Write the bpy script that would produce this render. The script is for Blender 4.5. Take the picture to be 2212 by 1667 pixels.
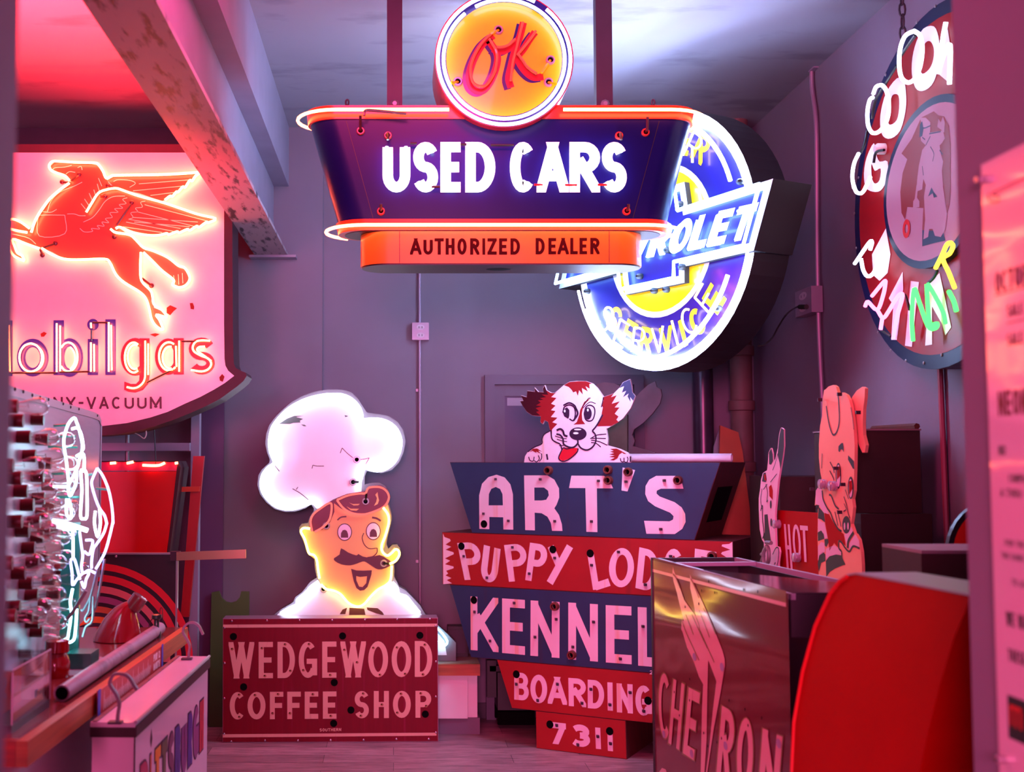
import bpy, math, random
from mathutils import Vector, Matrix
from mathutils.geometry import tessellate_polygon
random.seed(7)
R_ = math.radians
for o in list(bpy.data.objects): bpy.data.objects.remove(o)
S = bpy.context.scene
COL = S.collection

# ------------------------------------------------------------ camera, world, lights, exposure
FPX, CXP, CYP, CAMZ = 2600.0, 850.0, 834.0, 1.45
TILT = math.atan(2600 / 42000.0)
cam = bpy.data.cameras.new('camera')
camo = bpy.data.objects.new('camera', cam); COL.objects.link(camo)
camo.location = (0, 0, CAMZ); camo.rotation_euler = (R_(90) + TILT, 0, 0)
cam.sensor_width = 36; cam.lens = 36 * FPX / 2212
cam.shift_x = (1106 - CXP) / 2212; cam.shift_y = 0
cam.dof.use_dof = True; cam.dof.focus_distance = 5.3; cam.dof.aperture_fstop = 3.4
cam.clip_start = .05; cam.clip_end = 60
S.camera = camo
S.view_settings.view_transform = 'Standard'; S.view_settings.look = 'None'
S.view_settings.gamma = 1; S.view_settings.use_curve_mapping = False
S.view_settings.exposure = -0.55
S.cycles.use_denoising = True
S.cycles.max_bounces = 6; S.cycles.diffuse_bounces = 3; S.cycles.glossy_bounces = 3
S.cycles.transmission_bounces = 4; S.cycles.transparent_max_bounces = 12
S.cycles.sample_clamp_indirect = 4
S.cycles.caustics_reflective = False; S.cycles.caustics_refractive = False

def lin(c):
    f = lambda v: v / 12.92 if v <= .04045 else ((v + .055) / 1.055) ** 2.4
    return tuple(f(x / 255.0) for x in c[:3]) + (1.0,)

W = bpy.data.worlds.new('world'); S.world = W; W.use_nodes = True
W.node_tree.nodes['Background'].inputs[0].default_value = (.30, .16, .34, 1)
W.node_tree.nodes['Background'].inputs[1].default_value = .05

def area(name, loc, tgt, col, power, sx, sy):
    l = bpy.data.lights.new(name, 'AREA'); l.shape = 'RECTANGLE'; l.size = sx; l.size_y = sy
    l.color = col; l.energy = power
    o = bpy.data.objects.new(name, l); COL.objects.link(o); o.location = loc
    o.rotation_euler = (Vector(tgt) - Vector(loc)).to_track_quat('-Z', 'Y').to_euler()
    return o
# pink glow of unseen neon signs behind the camera, then added fill lamps
area('neon_glow_pink', (-1.2, -4.2, 2.0), (.6, 6, .9), (1, .15, .40), 900, 1.8, 1.2)
area('rose_wall_fill', (.1, -4.4, 2.2), (-.4, 6.9, 1.4), (1, .24, .52), 330, 1.4, 1.0)  # added fill for the back wall, no such sign in view
area('overhead_fill', (-.1, 3.3, 3.25), (.0, 4.6, 0), (1, .05, .24), 85, 1.2, .5)  # added fill from above to redden the floor, source unseen
area('red_ceiling_fill', (-2.1, 3.9, 1.9), (-1.45, 4.7, 3.36), (1, .022, .04), 330, .6, .6).data.spread = R_(70)  # added narrow fill that reddens the ceiling, source unseen

# ------------------------------------------------------------ photo geometry helpers
F_ = Vector((0, math.cos(TILT), math.sin(TILT))); U_ = Vector((0, -math.sin(TILT), math.cos(TILT)))
EYE = Vector((0, 0, CAMZ))
def ray(p): return F_ + Vector((1, 0, 0)) * ((p[0] - CXP) / FPX) + U_ * ((CYP - p[1]) / FPX)
def onY(p, Y): d = ray(p); return EYE + d * (Y / d.y)
def onZ(p, z): d = ray(p); return EYE + d * ((z - CAMZ) / d.z)
def onX(p, x): d = ray(p); return EYE + d * (x / d.x)

class Pl:                      # a vertical sign plane: O, u (along the sign), z up, n towards the viewer
    def __init__(s, O, u):
        s.O = Vector(O); s.u = Vector((u[0], u[1], 0)).normalized(); s.v = Vector((0, 0, 1))
        s.n = Vector((s.u.y, -s.u.x, 0))
    def px(s, p, w=0):
        d = ray(p); O = s.O + s.n * w
        q = EYE + d * ((O - EYE).dot(s.n) / d.dot(s.n)) - s.O
        return (q.dot(s.u), q.z)
    def P(s, ab, w=0): return s.O + s.u * ab[0] + s.v * ab[1] + s.n * w
def yaw(deg): return (math.cos(R_(deg)), -math.sin(R_(deg)))

class Cr:                      # a zoomed crop of the photograph: crop pixels -> photo pixels
    def __init__(s, x0, y0, k): s.x0, s.y0, s.k = x0, y0, k
    def __call__(s, t):
        r = []
        for q in t.split():
            a, b = q.split(','); r.append((s.x0 + float(a) / s.k, s.y0 + float(b) / s.k))
        return r
Z5 = 2212 / 442.0
PX = Cr(0, 0, 1)

def catmull(pts, n=5, closed=False):
    P = [Vector(p) for p in pts]; N = len(P); out = []
    if N < 3: return P
    rng = range(N if closed else N - 1)
    for i in rng:
        p1, p2 = P[i], P[(i + 1) % N]
        p0 = P[i - 1] if (closed or i > 0) else p1 * 2 - p2
        p3 = P[(i + 2) % N] if (closed or i + 2 < N) else p2 * 2 - p1
        for k in range(n):
            t = k / n
            out.append(.5 * ((2 * p1) + (p2 - p0) * t + (2 * p0 - 5 * p1 + 4 * p2 - p3) * t * t + (3 * p1 - p0 - 3 * p2 + p3) * t ** 3))
    if not closed: out.append(P[-1])
    return out
def sm2(pts, n=4, closed=True): return [(v[0], v[1]) for v in catmull([(p[0], p[1], 0) for p in pts], n, closed)]
def ell(c, rx, ry, n=28, rot=0):
    r = []
    for i in range(n):
        a = 2 * math.pi * i / n; x, y = rx * math.cos(a), ry * math.sin(a)
        r.append((c[0] + x * math.cos(rot) - y * math.sin(rot), c[1] + x * math.sin(rot) + y * math.cos(rot)))
    return r

class M:                       # mesh collector, world coordinates
    def __init__(s): s.v = []; s.f = []; s.smooth = False; s.k = 0
    def add(s, vs, fs):
        b = len(s.v); s.v += [Vector(x) for x in vs]; s.f += [tuple(b + i for i in f) for f in fs]; return s
    def flat(s, pl, ab, w=0, holes=()):
        loops = [[Vector((p[0], p[1], 0)) for p in l] for l in [ab] + list(holes)]
        tri = tessellate_polygon(loops); allp = [p for l in loops for p in l]
        fs = []
        for t in tri:
            a, b, c = (allp[i] for i in t)
            area2 = (b.x - a.x) * (c.y - a.y) - (b.y - a.y) * (c.x - a.x)
            if abs(area2) < 1e-12: continue
            fs.append(t if area2 > 0 else (t[0], t[2], t[1]))
        return s.add([pl.P(p, w) for p in allp], fs)
    def prism(s, pl, ab, w0, w1, holes=()):
        s.flat(pl, ab, w1, holes); n0 = len(s.f); b0 = len(s.v)
        s.flat(pl, ab, w0, holes)
        for i in range(n0, len(s.f)): s.f[i] = s.f[i][::-1]
        for l in [ab] + list(holes):
            n = len(l); b = len(s.v)
            s.v += [pl.P(p, w1) for p in l] + [pl.P(p, w0) for p in l]
            ar = sum(l[i][0] * l[(i + 1) % n][1] - l[(i + 1) % n][0] * l[i][1] for i in range(n))
            if l is not ab: ar = -ar
            for i in range(n):
                j = (i + 1) % n; q = (b + i, b + n + i, b + n + j, b + j)
                s.f.append(q if ar > 0 else q[::-1])
        return s
    def tube(s, pts, r, n=7, closed=False, cap=True):
        s.smooth = True
        P = [Vector(p) for p in pts]; Q = [P[0]]
        for p in P[1:]:
            if (p - Q[-1]).length > 1e-5: Q.append(p)
        P = Q; N = len(P)
        if N < 2: return s
        T = []
        for i in range(N):
            a = P[i - 1] if (i > 0 or closed) else P[i]; b = P[(i + 1) % N] if (i < N - 1 or closed) else P[i]
            t = (b - a); T.append(t.normalized() if t.length > 1e-9 else Vector((0, 0, 1)))
        nr = T[0].orthogonal().normalized(); b0 = len(s.v)
        for i in range(N):
            nr = nr - T[i] * nr.dot(T[i]); nr.normalize(); bn = T[i].cross(nr)
            for k in range(n):
                a = 2 * math.pi * k / n; s.v.append(P[i] + (nr * math.cos(a) + bn * math.sin(a)) * r)
        for i in range(N if closed else N - 1):
            for k in range(n):
                j = (i + 1) % N; k2 = (k + 1) % n
                s.f.append((b0 + i * n + k, b0 + i * n + k2, b0 + j * n + k2, b0 + j * n + k))
        if cap and not closed:
            s.f.append(tuple(b0 + k for k in range(n))[::-1]); s.f.append(tuple(b0 + (N - 1) * n + k for k in range(n)))
        return s
    def lathe(s, p0, d, prof, n=12, cap=True):
        s.smooth = True
        d = Vector(d).normalized(); x = d.orthogonal().normalized(); y = d.cross(x); b0 = len(s.v); p0 = Vector(p0)
        for (t, r) in prof:
            for k in range(n):
                a = 2 * math.pi * k / n; s.v.append(p0 + d * t + (x * math.cos(a) + y * math.sin(a)) * r)
        for i in range(len(prof) - 1):
            for k in range(n):
                k2 = (k + 1) % n; s.f.append((b0 + i * n + k, b0 + i * n + k2, b0 + (i + 1) * n + k2, b0 + (i + 1) * n + k))
        if cap:
            s.f.append(tuple(b0 + k for k in range(n))[::-1]); m = len(prof) - 1
            s.f.append(tuple(b0 + m * n + k for k in range(n)))
        return s
    def cyl(s, p0, p1, r, n=12):
        p0, p1 = Vector(p0), Vector(p1); L = (p1 - p0).length
        return s.lathe(p0, p1 - p0, [(0, r), (L, r)], n)
    def box(s, a, b):
        x0, y0, z0 = a; x1, y1, z1 = b
        vs = [(x, y, z) for z in (z0, z1) for y in (y0, y1) for x in (x0, x1)]
        return s.add(vs, [(0, 2, 3, 1), (4, 5, 7, 6), (0, 1, 5, 4), (2, 6, 7, 3), (0, 4, 6, 2), (1, 3, 7, 5)])
    def hexa(s, q0, q1):       # two quads of world points, bottom / top (or back / front)
        vs = list(q0) + list(q1)
        return s.add(vs, [(3, 2, 1, 0), (4, 5, 6, 7), (0, 1, 5, 4), (1, 2, 6, 5), (2, 3, 7, 6), (3, 0, 4, 7)])
    def rect(s, pl, a0, a1, b0, b1, w0, w1): return s.prism(pl, [(a0, b0), (a1, b0), (a1, b1), (a0, b1)], w0, w1)
    def rib(s, pl, ab, wd, w=0):   # flat painted line
        n = len(ab); L = []; Rr = []
        for i in range(n):
            a = Vector(ab[max(i - 1, 0)] + (0,)) if False else Vector((ab[max(i - 1, 0)][0], ab[max(i - 1, 0)][1])); b = Vector((ab[min(i + 1, n - 1)][0], ab[min(i + 1, n - 1)][1]))
            t = (b - a); t = t.normalized() if t.length > 1e-9 else Vector((1, 0)); q = Vector((-t.y, t.x))
            hw = (wd if not hasattr(wd, '__len__') else wd[0] + (wd[1] - wd[0]) * i / max(n - 1, 1)) / 2
            c = Vector((ab[i][0], ab[i][1])); L.append(c + q * hw); Rr.append(c - q * hw)
        b0 = len(s.v); s.v += [pl.P(p, w) for p in L] + [pl.P(p, w) for p in Rr]
        for i in range(n - 1): s.f.append((b0 + n + i, b0 + n + i + 1, b0 + i + 1, b0 + i))
        return s

def root_of(o):
    while o.parent: o = o.parent
    return o
def build(name, m, mat, parent=None, label=None, loc=None):
    L = Vector(loc) if loc is not None else (root_of(parent).location if parent else Vector((0, 0, 0)))
    me = bpy.data.meshes.new(name); me.from_pydata([tuple(p - L) for p in m.v], [], m.f); me.update()
    me.materials.append(mat)
    if m.smooth:
        for p in me.polygons: p.use_smooth = True
        try: me.set_sharp_from_angle(angle=R_(40))
        except Exception: pass
    o = bpy.data.objects.new(name, me); COL.objects.link(o)
    if parent: o.parent = parent
    else: o.location = L
    if label: o['label'] = label
    return o
def tag(o, label, cat, group=None, kind=None):
    o['label'] = label
    if cat: o['category'] = cat
    if group: o['group'] = group
    if kind: o['kind'] = kind
    return o
def thing(name, label, cat, loc, group=None):
    o = bpy.data.objects.new(name, None); COL.objects.link(o); o.location = Vector(loc); o.empty_display_size = .05
    return tag(o, label, cat, group)
def one(name, m, mat, label, cat, group=None):
    xs = [p.x for p in m.v]; ys = [p.y for p in m.v]; zs = [p.z for p in m.v]
    return tag(build(name, m, mat, None, None, ((min(xs) + max(xs)) / 2, (min(ys) + max(ys)) / 2, min(zs))), label, cat, group)
def struct(name, m, mat, label):
    o = build(name, m, mat); o['kind'] = 'structure'; o['label'] = label; return o

# ------------------------------------------------------------ materials
def mat(name, rgb, rough=.45, metal=0, noise=0, nscale=8, stretch=(1, 1, 1), dirt=None, damt=0, dscale=4, dstretch=(1, 1, 1), dthr=.55, coat=0, bump=0, bscale=60, spec=.5):
    m = bpy.data.materials.new(name); m.use_nodes = True; nt = m.node_tree; b = nt.nodes['Principled BSDF']
    c = lin(rgb); b.inputs['Base Color'].default_value = c; b.inputs['Roughness'].default_value = rough
    b.inputs['Metallic'].default_value = metal; b.inputs['Coat Weight'].default_value = coat; b.inputs['Coat Roughness'].default_value = .06
    b.inputs['Specular IOR Level'].default_value = spec
    tc = nt.nodes.new('ShaderNodeTexCoord')
    def nz(scale, st, detail=4):
        mp = nt.nodes.new('ShaderNodeMapping'); mp.inputs['Scale'].default_value = st
        n = nt.nodes.new('ShaderNodeTexNoise'); n.inputs['Scale'].default_value = scale; n.inputs['Detail'].default_value = detail
        nt.links.new(tc.outputs['Object'], mp.inputs[0]); nt.links.new(mp.outputs[0], n.inputs['Vector']); return n.outputs['Fac']
    cur = None
    if noise:
        n = nz(nscale, stretch); r = nt.nodes.new('ShaderNodeValToRGB')
        r.color_ramp.elements[0].position = .3; r.color_ramp.elements[1].position = .7
        r.color_ramp.elements[0].color = tuple(max(0, x * (1 - noise)) for x in c[:3]) + (1,)
        r.color_ramp.elements[1].color = tuple(min(1, x * (1 + noise)) for x in c[:3]) + (1,)
        nt.links.new(n, r.inputs[0]); cur = r.outputs[0]
    if dirt:
        n = nz(dscale, dstretch, 6); r = nt.nodes.new('ShaderNodeValToRGB')
        r.color_ramp.elements[0].position = dthr; r.color_ramp.elements[0].color = (0, 0, 0, 1)
        r.color_ramp.elements[1].position = dthr + .12; r.color_ramp.elements[1].color = (damt, damt, damt, 1)
        nt.links.new(n, r.inputs[0]); x = nt.nodes.new('ShaderNodeMix'); x.data_type = 'RGBA'
        nt.links.new(r.outputs[0], x.inputs[0])
        if cur: nt.links.new(cur, x.inputs[6])
        else: x.inputs[6].default_value = c
        x.inputs[7].default_value = lin(dirt); cur = x.outputs[2]
    if cur: nt.links.new(cur, b.inputs['Base Color'])
    if bump:
        n = nz(bscale, (1, 1, 1)); bp = nt.nodes.new('ShaderNodeBump'); bp.inputs['Strength'].default_value = bump; bp.inputs['Distance'].default_value = .004
        nt.links.new(n, bp.inputs['Height']); nt.links.new(bp.outputs[0], b.inputs['Normal'])
    return m
def neon(name, rgb, s):
    m = bpy.data.materials.new(name); m.use_nodes = True; nt = m.node_tree; nt.nodes.clear()
    e = nt.nodes.new('ShaderNodeEmission'); e.inputs[0].default_value = tuple(rgb) + (1,); e.inputs[1].default_value = s
    o = nt.nodes.new('ShaderNodeOutputMaterial'); nt.links.new(e.outputs[0], o.inputs[0]); return m
def glass(name, tint=(1, 1, 1), gloss=.25, alpha=0):
    m = bpy.data.materials.new(name); m.use_nodes = True; nt = m.node_tree; nt.nodes.clear()
    t = nt.nodes.new('ShaderNodeBsdfTransparent'); t.inputs[0].default_value = tuple(tint) + (1,)
    g = nt.nodes.new('ShaderNodeBsdfGlossy'); g.inputs[1].default_value = .04
    lw = nt.nodes.new('ShaderNodeLayerWeight'); lw.inputs[0].default_value = gloss
    mx = nt.nodes.new('ShaderNodeMixShader'); o = nt.nodes.new('ShaderNodeOutputMaterial')
    nt.links.new(lw.outputs['Facing'], mx.inputs[0]); nt.links.new(t.outputs[0], mx.inputs[1]); nt.links.new(g.outputs[0], mx.inputs[2])
    nt.links.new(mx.outputs[0], o.inputs[0]); return m

# ------------------------------------------------------------ sign-writer's stroke alphabet
def arc(cx, cy, rx, ry, a0, a1, n=10): return [(cx + rx * math.cos(R_(a0 + (a1 - a0) * i / n)), cy + ry * math.sin(R_(a0 + (a1 - a0) * i / n))) for i in range(n + 1)]
ST = [(0, 0), (0, 1)]
GL = {
 'A': [[(0, 0), (.5, 1)], [(.5, 1), (1, 0)], [(.2, .28), (.8, .28)]],
 'B': [ST, [(0, 1), (.5, 1)] + arc(.5, .76, .42, .24, 90, -90) + [(0, .52)], [(0, .52), (.5, .52)] + arc(.55, .26, .45, .26, 90, -90) + [(0, 0)]],
 'C': [arc(.5, .5, .5, .5, 48, 312, 20)],
 'D': [ST, [(0, 1), (.3, 1)] + arc(.35, .5, .65, .5, 90, -90, 16) + [(0, 0)]],
 'E': [ST, [(0, 1), (1, 1)], [(0, .5), (.85, .5)], [(0, 0), (1, 0)]],
 'F': [ST, [(0, 1), (1, 1)], [(0, .5), (.85, .5)]],
 'G': [arc(.5, .5, .5, .5, 48, 325, 20), [(1, .08), (1, .45)], [(.6, .45), (1, .45)]],
 'H': [ST, [(1, 0), (1, 1)], [(0, .5), (1, .5)]],
 'I': [[(.5, 0), (.5, 1)]],
 'K': [ST, [(.0, .32), (1, 1)], [(.3, .55), (1, 0)]],
 'L': [ST, [(0, 0), (1, 0)]],
 'M': [ST, [(0, 1), (.5, .2)], [(.5, .2), (1, 1)], [(1, 0), (1, 1)]],
 'N': [ST, [(0, 1), (1, 0)], [(1, 0), (1, 1)]],
 'O': [arc(.5, .5, .5, .5, 90, 450, 26)],
 'P': [ST, [(0, 1), (.45, 1)] + arc(.5, .74, .5, .26, 90, -90) + [(0, .48)]],
 'R': [ST, [(0, 1), (.45, 1)] + arc(.5, .74, .5, .26, 90, -90) + [(0, .48)], [(.45, .48), (1, 0)]],
 'S': [arc(.5, .75, .5, .25, 25, 262, 14) + arc(.5, .25, .5, .25, 82, -155, 14)],
 'T': [[(.5, 0), (.5, 1)], [(0, 1), (1, 1)]],
 'U': [[(0, 1), (0, .3)] + arc(.5, .3, .5, .3, 180, 360, 12) + [(1, 1)]],
 'V': [[(0, 1), (.5, 0)], [(.5, 0), (1, 1)]],
 'W': [[(0, 1), (.26, 0)], [(.26, 0), (.5, .95)], [(.5, .95), (.74, 0)], [(.74, 0), (1, 1)]],
 'Y': [[(0, 1), (.5, .45)], [(1, 1), (.5, .45)], [(.5, .45), (.5, 0)]],
 'Z': [[(0, 1), (1, 1)], [(1, 1), (0, 0)], [(0, 0), (1, 0)]],
 '-': [[(0, .5), (1, .5)]], '.': [[(.4, 0), (.6, 0)]],
 '1': [[(.5, 0), (.5, 1)]],
 '2': [arc(.5, .72, .5, .28, 160, -30, 10) + [(0, 0)], [(0, 0), (1, 0)]],
 '3': [arc(.5, .75, .45, .25, 150, -90, 12), arc(.5, .25, .5, .27, 90, -150, 12)],
 '7': [[(0, 1), (1, 1)], [(1, 1), (.35, 0)]],
 '0': [arc(.5, .5, .5, .5, 90, 450, 26)],
}
WID = {'I': .32, 'M': 1.25, 'W': 1.35, ' ': .55, '1': .35, '-': .5, "L": .85, 'E': .85, 'F': .85, '.': .25}
def clip(poly, W, H):
    for ax, lim, sg in ((0, 0, 1), (0, W, -1), (1, 0, 1), (1, H, -1)):
        out = []
        for i in range(len(poly)):
            a, b = poly[i - 1], poly[i]; da, db = (a[ax] - lim) * sg, (b[ax] - lim) * sg
            if (da >= 0) != (db >= 0):
                t = da / (da - db); out.append((a[0] + (b[0] - a[0]) * t, a[1] + (b[1] - a[1]) * t))
            if db >= 0: out.append(b)
        poly = out
        if len(poly) < 3: return []
    return poly
def letter(m, pl, ch, bl, rt, up, t, w):   # painted letter in the parallelogram bl, rt, up (plane coordinates)
    Wd = math.hypot(*rt); H = math.hypot(*up); t = min(t, Wd * .999)
    for st in GL.get(ch, []):
        P = [(t / 2 + x * (Wd - t), t / 2 + y * (H - t)) for x, y in st]
        N = len(P); m.k += 1; ww = w + .00012 * (m.k % 6)
        cl = abs(P[0][0] - P[-1][0]) + abs(P[0][1] - P[-1][1]) < 1e-6
        offs = []
        for i in range(N):
            a = P[i - 1] if i > 0 else (P[-2] if cl else P[0]); b = P[i + 1] if i < N - 1 else (P[1] if cl else P[-1])
            d1 = Vector((P[i][0] - a[0], P[i][1] - a[1])); d2 = Vector((b[0] - P[i][0], b[1] - P[i][1]))
            if d1.length < 1e-9: d1 = d2
            if d2.length < 1e-9: d2 = d1
            d1.normalize(); d2.normalize(); tg = d1 + d2
            tg = d2 if tg.length < 1e-6 else tg.normalized()
            nn = Vector((-tg.y, tg.x)); k = max(.45, nn.dot(Vector((-d1.y, d1.x)))); offs.append(nn * (t / 2 / k))
        for i in range(N - 1):
            a, b = Vector(P[i]), Vector(P[i + 1]); d = (b - a); d = d.normalized() * (t * .5 if len(st) > 2 or abs(d.x) < 1e-6 or abs(d.y) < 1e-6 else t) if d.length else d
            oa, ob = offs[i], offs[i + 1]
            ea = d if (i == 0 and not cl) else d * 0; eb = d if (i == N - 2 and not cl) else d * 0
            q = [a - ea - oa, b + eb - ob, b + eb + ob, a - ea + oa]
            if len(st) > 6 and not cl: q = [a - oa, b - ob, b + ob, a + oa]
            q = clip([tuple(x) for x in q], Wd, H)
            if len(q) < 3: continue
            mp = [(bl[0] + rt[0] * x / Wd + up[0] * y / H, bl[1] + rt[1] * x / Wd + up[1] * y / H) for x, y in q]
            b0 = len(m.v); m.v += [pl.P(p, ww) for p in mp]
            ar = sum(mp[i2][0] * mp[(i2 + 1) % len(mp)][1] - mp[(i2 + 1) % len(mp)][0] * mp[i2][1] for i2 in range(len(mp)))
            f = tuple(range(b0, b0 + len(mp))); m.f.append(f if ar > 0 else f[::-1])
    return m
def sub(a, b): return (a[0] - b[0], a[1] - b[1])
def letq(m, pl, ch, quad, t, w):           # quad: photo pixels tl, tr, bl  (t in photo pixels)
    tl, tr, bl = (pl.px(q, w) for q in quad)
    rt, up = sub(tr, tl), sub(tl, bl); hp = math.dist(quad[0], quad[2])
    return letter(m, pl, ch, bl, rt, up, t * math.hypot(*up) / hp, w)
def word_boxes(s, gap):
    tot = 0; out = []
    for c in s:
        wd = WID.get(c, 1.0); out.append((c, tot, tot + wd)); tot += wd + gap
    tot -= gap
    return [(c, a / tot, b / tot) for c, a, b in out if c != ' ']
def word(m, pl, s, tl, tr, bl, t, w, gap=.22):   # whole word in a photo-pixel parallelogram, t as share of height
    A, B, C = pl.px(tl, w), pl.px(tr, w), pl.px(bl, w); rt, up = sub(B, A), sub(A, C); H = math.hypot(*up)
    for c, a, b in word_boxes(s, gap):
        letter(m, pl, c, (C[0] + rt[0] * a, C[1] + rt[1] * a), (rt[0] * (b - a), rt[1] * (b - a)), up, t * H, w)
    return m
def boxes(m, pl, s, xs, y0, y1, t, w, k):        # letters in crop boxes; y0,y1 (left,right) tops and bottoms
    xa, xb = xs[0][0], xs[-1][1]
    for c, (x0, x1) in zip(s, xs):
        f0 = (x0 - xa) / (xb - xa); f1 = (x1 - xa) / (xb - xa)
        tp = lambda f: y0[0] + (y0[1] - y0[0]) * f
        bt = lambda f: y1[0] + (y1[1] - y1[0]) * f
        q = [(x0, tp(f0)), (x1, tp(f1)), (x0, bt(f0))]
        letq(m, pl, c, [(k.x0 + a / k.k, k.y0 + b / k.k) for a, b in q], t / k.k, w)
    return m
def tubeletter(m, pl, ch, bl, rt, up, pad, w, r):
    Wd = math.hypot(*rt); H = math.hypot(*up)
    for st in GL.get(ch, []):
        pts = []
        for x, y in st:
            X = pad + x * (Wd - 2 * pad); Y = pad + y * (H - 2 * pad)
            pts.append(pl.P((bl[0] + rt[0] * X / Wd + up[0] * Y / H, bl[1] + rt[1] * X / Wd + up[1] * Y / H), w))
        m.tube(pts, r, 6)
    return m
def ptube(m, pl, pts, w, r, n=4, closed=False, sides=7):
    return m.tube(catmull([pl.P(pl.px(p, w), w) for p in pts], n, closed), r, sides, closed)
def pflat(m, pl, pts, w, smooth=0, holes=()):
    ab = [pl.px(p, w) for p in pts]; hs = [[pl.px(p, w) for p in h] for h in holes]
    if smooth: ab = sm2(ab, smooth); hs = [sm2(h, smooth) for h in hs]
    return m.flat(pl, ab, w, hs)
def prib(m, pl, pts, wpx, w, n=4):
    ab = [pl.px(p, w) for p in pts]
    if len(ab) > 2 and n > 1: ab = sm2(ab, n, False)
    k = (math.dist(pl.px((pts[0][0] + 1, pts[0][1]), w), pl.px(pts[0], w)) + math.dist(pl.px((pts[0][0], pts[0][1] + 1), w), pl.px(pts[0], w))) / 2
    wd = wpx * k if not hasattr(wpx, '__len__') else (wpx[0] * k, wpx[1] * k)
    return m.rib(pl, ab, wd, w)
def grommet(pl, p, r, w, parent, rim, hole, name='electrode_socket', out=.012):
    c = pl.px(p, w); m = M(); d = pl.n
    m.lathe(pl.P(c, w), d, [(0, r), (out * .6, r), (out, r * .85), (out, r * .6), (out * .3, r * .55)], 14, False)
    o = build(name, m, rim, parent)
    h = M(); h.flat(pl, ell(c, r * .62, r * .62, 14), w + .0015); build('socket_hole', h, hole, o)
    return o
def studs(m, pl, pts, r, w, h=.004):
    for p in pts:
        c = pl.px(p, w); m.lathe(pl.P(c, w), pl.n, [(0, r), (h * .6, r), (h, r * .55)], 8)
    return m

def each(name, m, mt, parent, label=None):      # every loose piece of m becomes a part of its own
    n = len(m.v); par = list(range(n))
    def fd(i):
        while par[i] != i: par[i] = par[par[i]]; i = par[i]
        return i
    key = {}
    for i, v in enumerate(m.v):
        k_ = (round(v.x, 6), round(v.y, 6), round(v.z, 6))
        if k_ in key: par[fd(i)] = fd(key[k_])
        else: key[k_] = i
    for f in m.f:
        for j in f[1:]: par[fd(j)] = fd(f[0])
    gr = {}
    for f in m.f: gr.setdefault(fd(f[0]), []).append(f)
    out = []
    for fs in gr.values():
        idx = sorted({i for f in fs for i in f}); mp = {i: k for k, i in enumerate(idx)}
        q = M(); q.smooth = m.smooth; q.v = [m.v[i] for i in idx]; q.f = [tuple(mp[i] for i in f) for f in fs]
        out.append(build(name, q, mt, parent, label))
    return out

# ------------------------------------------------------------ material set
m_wall = mat('wall_paint', (126, 116, 132), .7, noise=.06, nscale=2, bump=.05, bscale=120)
m_ceil = mat('ceiling_paint', (156, 150, 160), .6, noise=.05, nscale=1.5, dirt=(95, 88, 100), damt=.45, dscale=2.2, dstretch=(1, 2.2, 1), dthr=.56)
m_floor = mat('vinyl_plank', (150, 138, 140), .42)
def floor_nodes():
    nt = m_floor.node_tree; b = nt.nodes['Principled BSDF']; tc = nt.nodes.new('ShaderNodeTexCoord')
    br = nt.nodes.new('ShaderNodeTexBrick'); br.inputs['Scale'].default_value = 1; br.inputs['Brick Width'].default_value = .92; br.inputs['Row Height'].default_value = .155
    br.inputs['Mortar Size'].default_value = .0014; br.offset = .37
    br.inputs['Color1'].default_value = lin((186, 146, 154)); br.inputs['Color2'].default_value = lin((140, 106, 116)); br.inputs['Mortar'].default_value = lin((62, 54, 58))
    nt.links.new(tc.outputs['Object'], br.inputs['Vector'])
    mp = nt.nodes.new('ShaderNodeMapping'); mp.inputs['Scale'].default_value = (2.2, 14, 1); nz = nt.nodes.new('ShaderNodeTexNoise'); nz.inputs['Scale'].default_value = 2.2; nz.inputs['Detail'].default_value = 8; nz.inputs['Roughness'].default_value = .7
    nt.links.new(tc.outputs['Object'], mp.inputs[0]); nt.links.new(mp.outputs[0], nz.inputs['Vector'])
    rp = nt.nodes.new('ShaderNodeValToRGB'); rp.color_ramp.elements[0].position = .33; rp.color_ramp.elements[0].color = (.38, .36, .37, 1); rp.color_ramp.elements[1].position = .68; rp.color_ramp.elements[1].color = (1.25, 1.2, 1.2, 1)
    nt.links.new(nz.outputs['Fac'], rp.inputs[0]); mx = nt.nodes.new('ShaderNodeMix'); mx.data_type = 'RGBA'; mx.blend_type = 'MULTIPLY'; mx.inputs[0].default_value = 1
    nt.links.new(br.outputs['Color'], mx.inputs[6]); nt.links.new(rp.outputs[0], mx.inputs[7]); nt.links.new(mx.outputs[2], b.inputs['Base Color'])
floor_nodes()
m_steel = mat('painted_steel', (150, 140, 158), .5, noise=.08, nscale=5)
m_beamsc = mat('scuffed_beam_paint', (172, 150, 158), .5, dirt=(30, 24, 34), damt=.95, dscale=11, dstretch=(3.2, .6, 1), dthr=.53)
m_dark = mat('dark_steel', (52, 42, 58), .5, noise=.15)
m_black = mat('black_enamel', (14, 12, 15), .45)
m_hole = mat('hole_black', (4, 3, 4), .9, spec=.1)
m_white = mat('white_enamel', (232, 228, 226), .25, noise=.02, coat=.3)
m_maroon = mat('maroon_trim', (44, 8, 22), .5, noise=.25, nscale=14)
m_red = mat('red_enamel', (205, 22, 28), .3, noise=.06, coat=.3)
m_blue = mat('blue_enamel', (14, 12, 104), .3, coat=.4)
m_navy = mat('navy_enamel', (12, 10, 82), .3, noise=.05, coat=0, spec=.25)
m_yel = mat('yellow_enamel', (255, 226, 4), .3, noise=.03, coat=.4)
m_chrome = mat('bright_metal', (205, 200, 205), .22, 1)
m_galv = mat('galvanised_metal', (150, 148, 152), .45, .7, noise=.1)
m_porc = mat('dark_porcelain', (60, 18, 26), .35, coat=.4)
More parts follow.
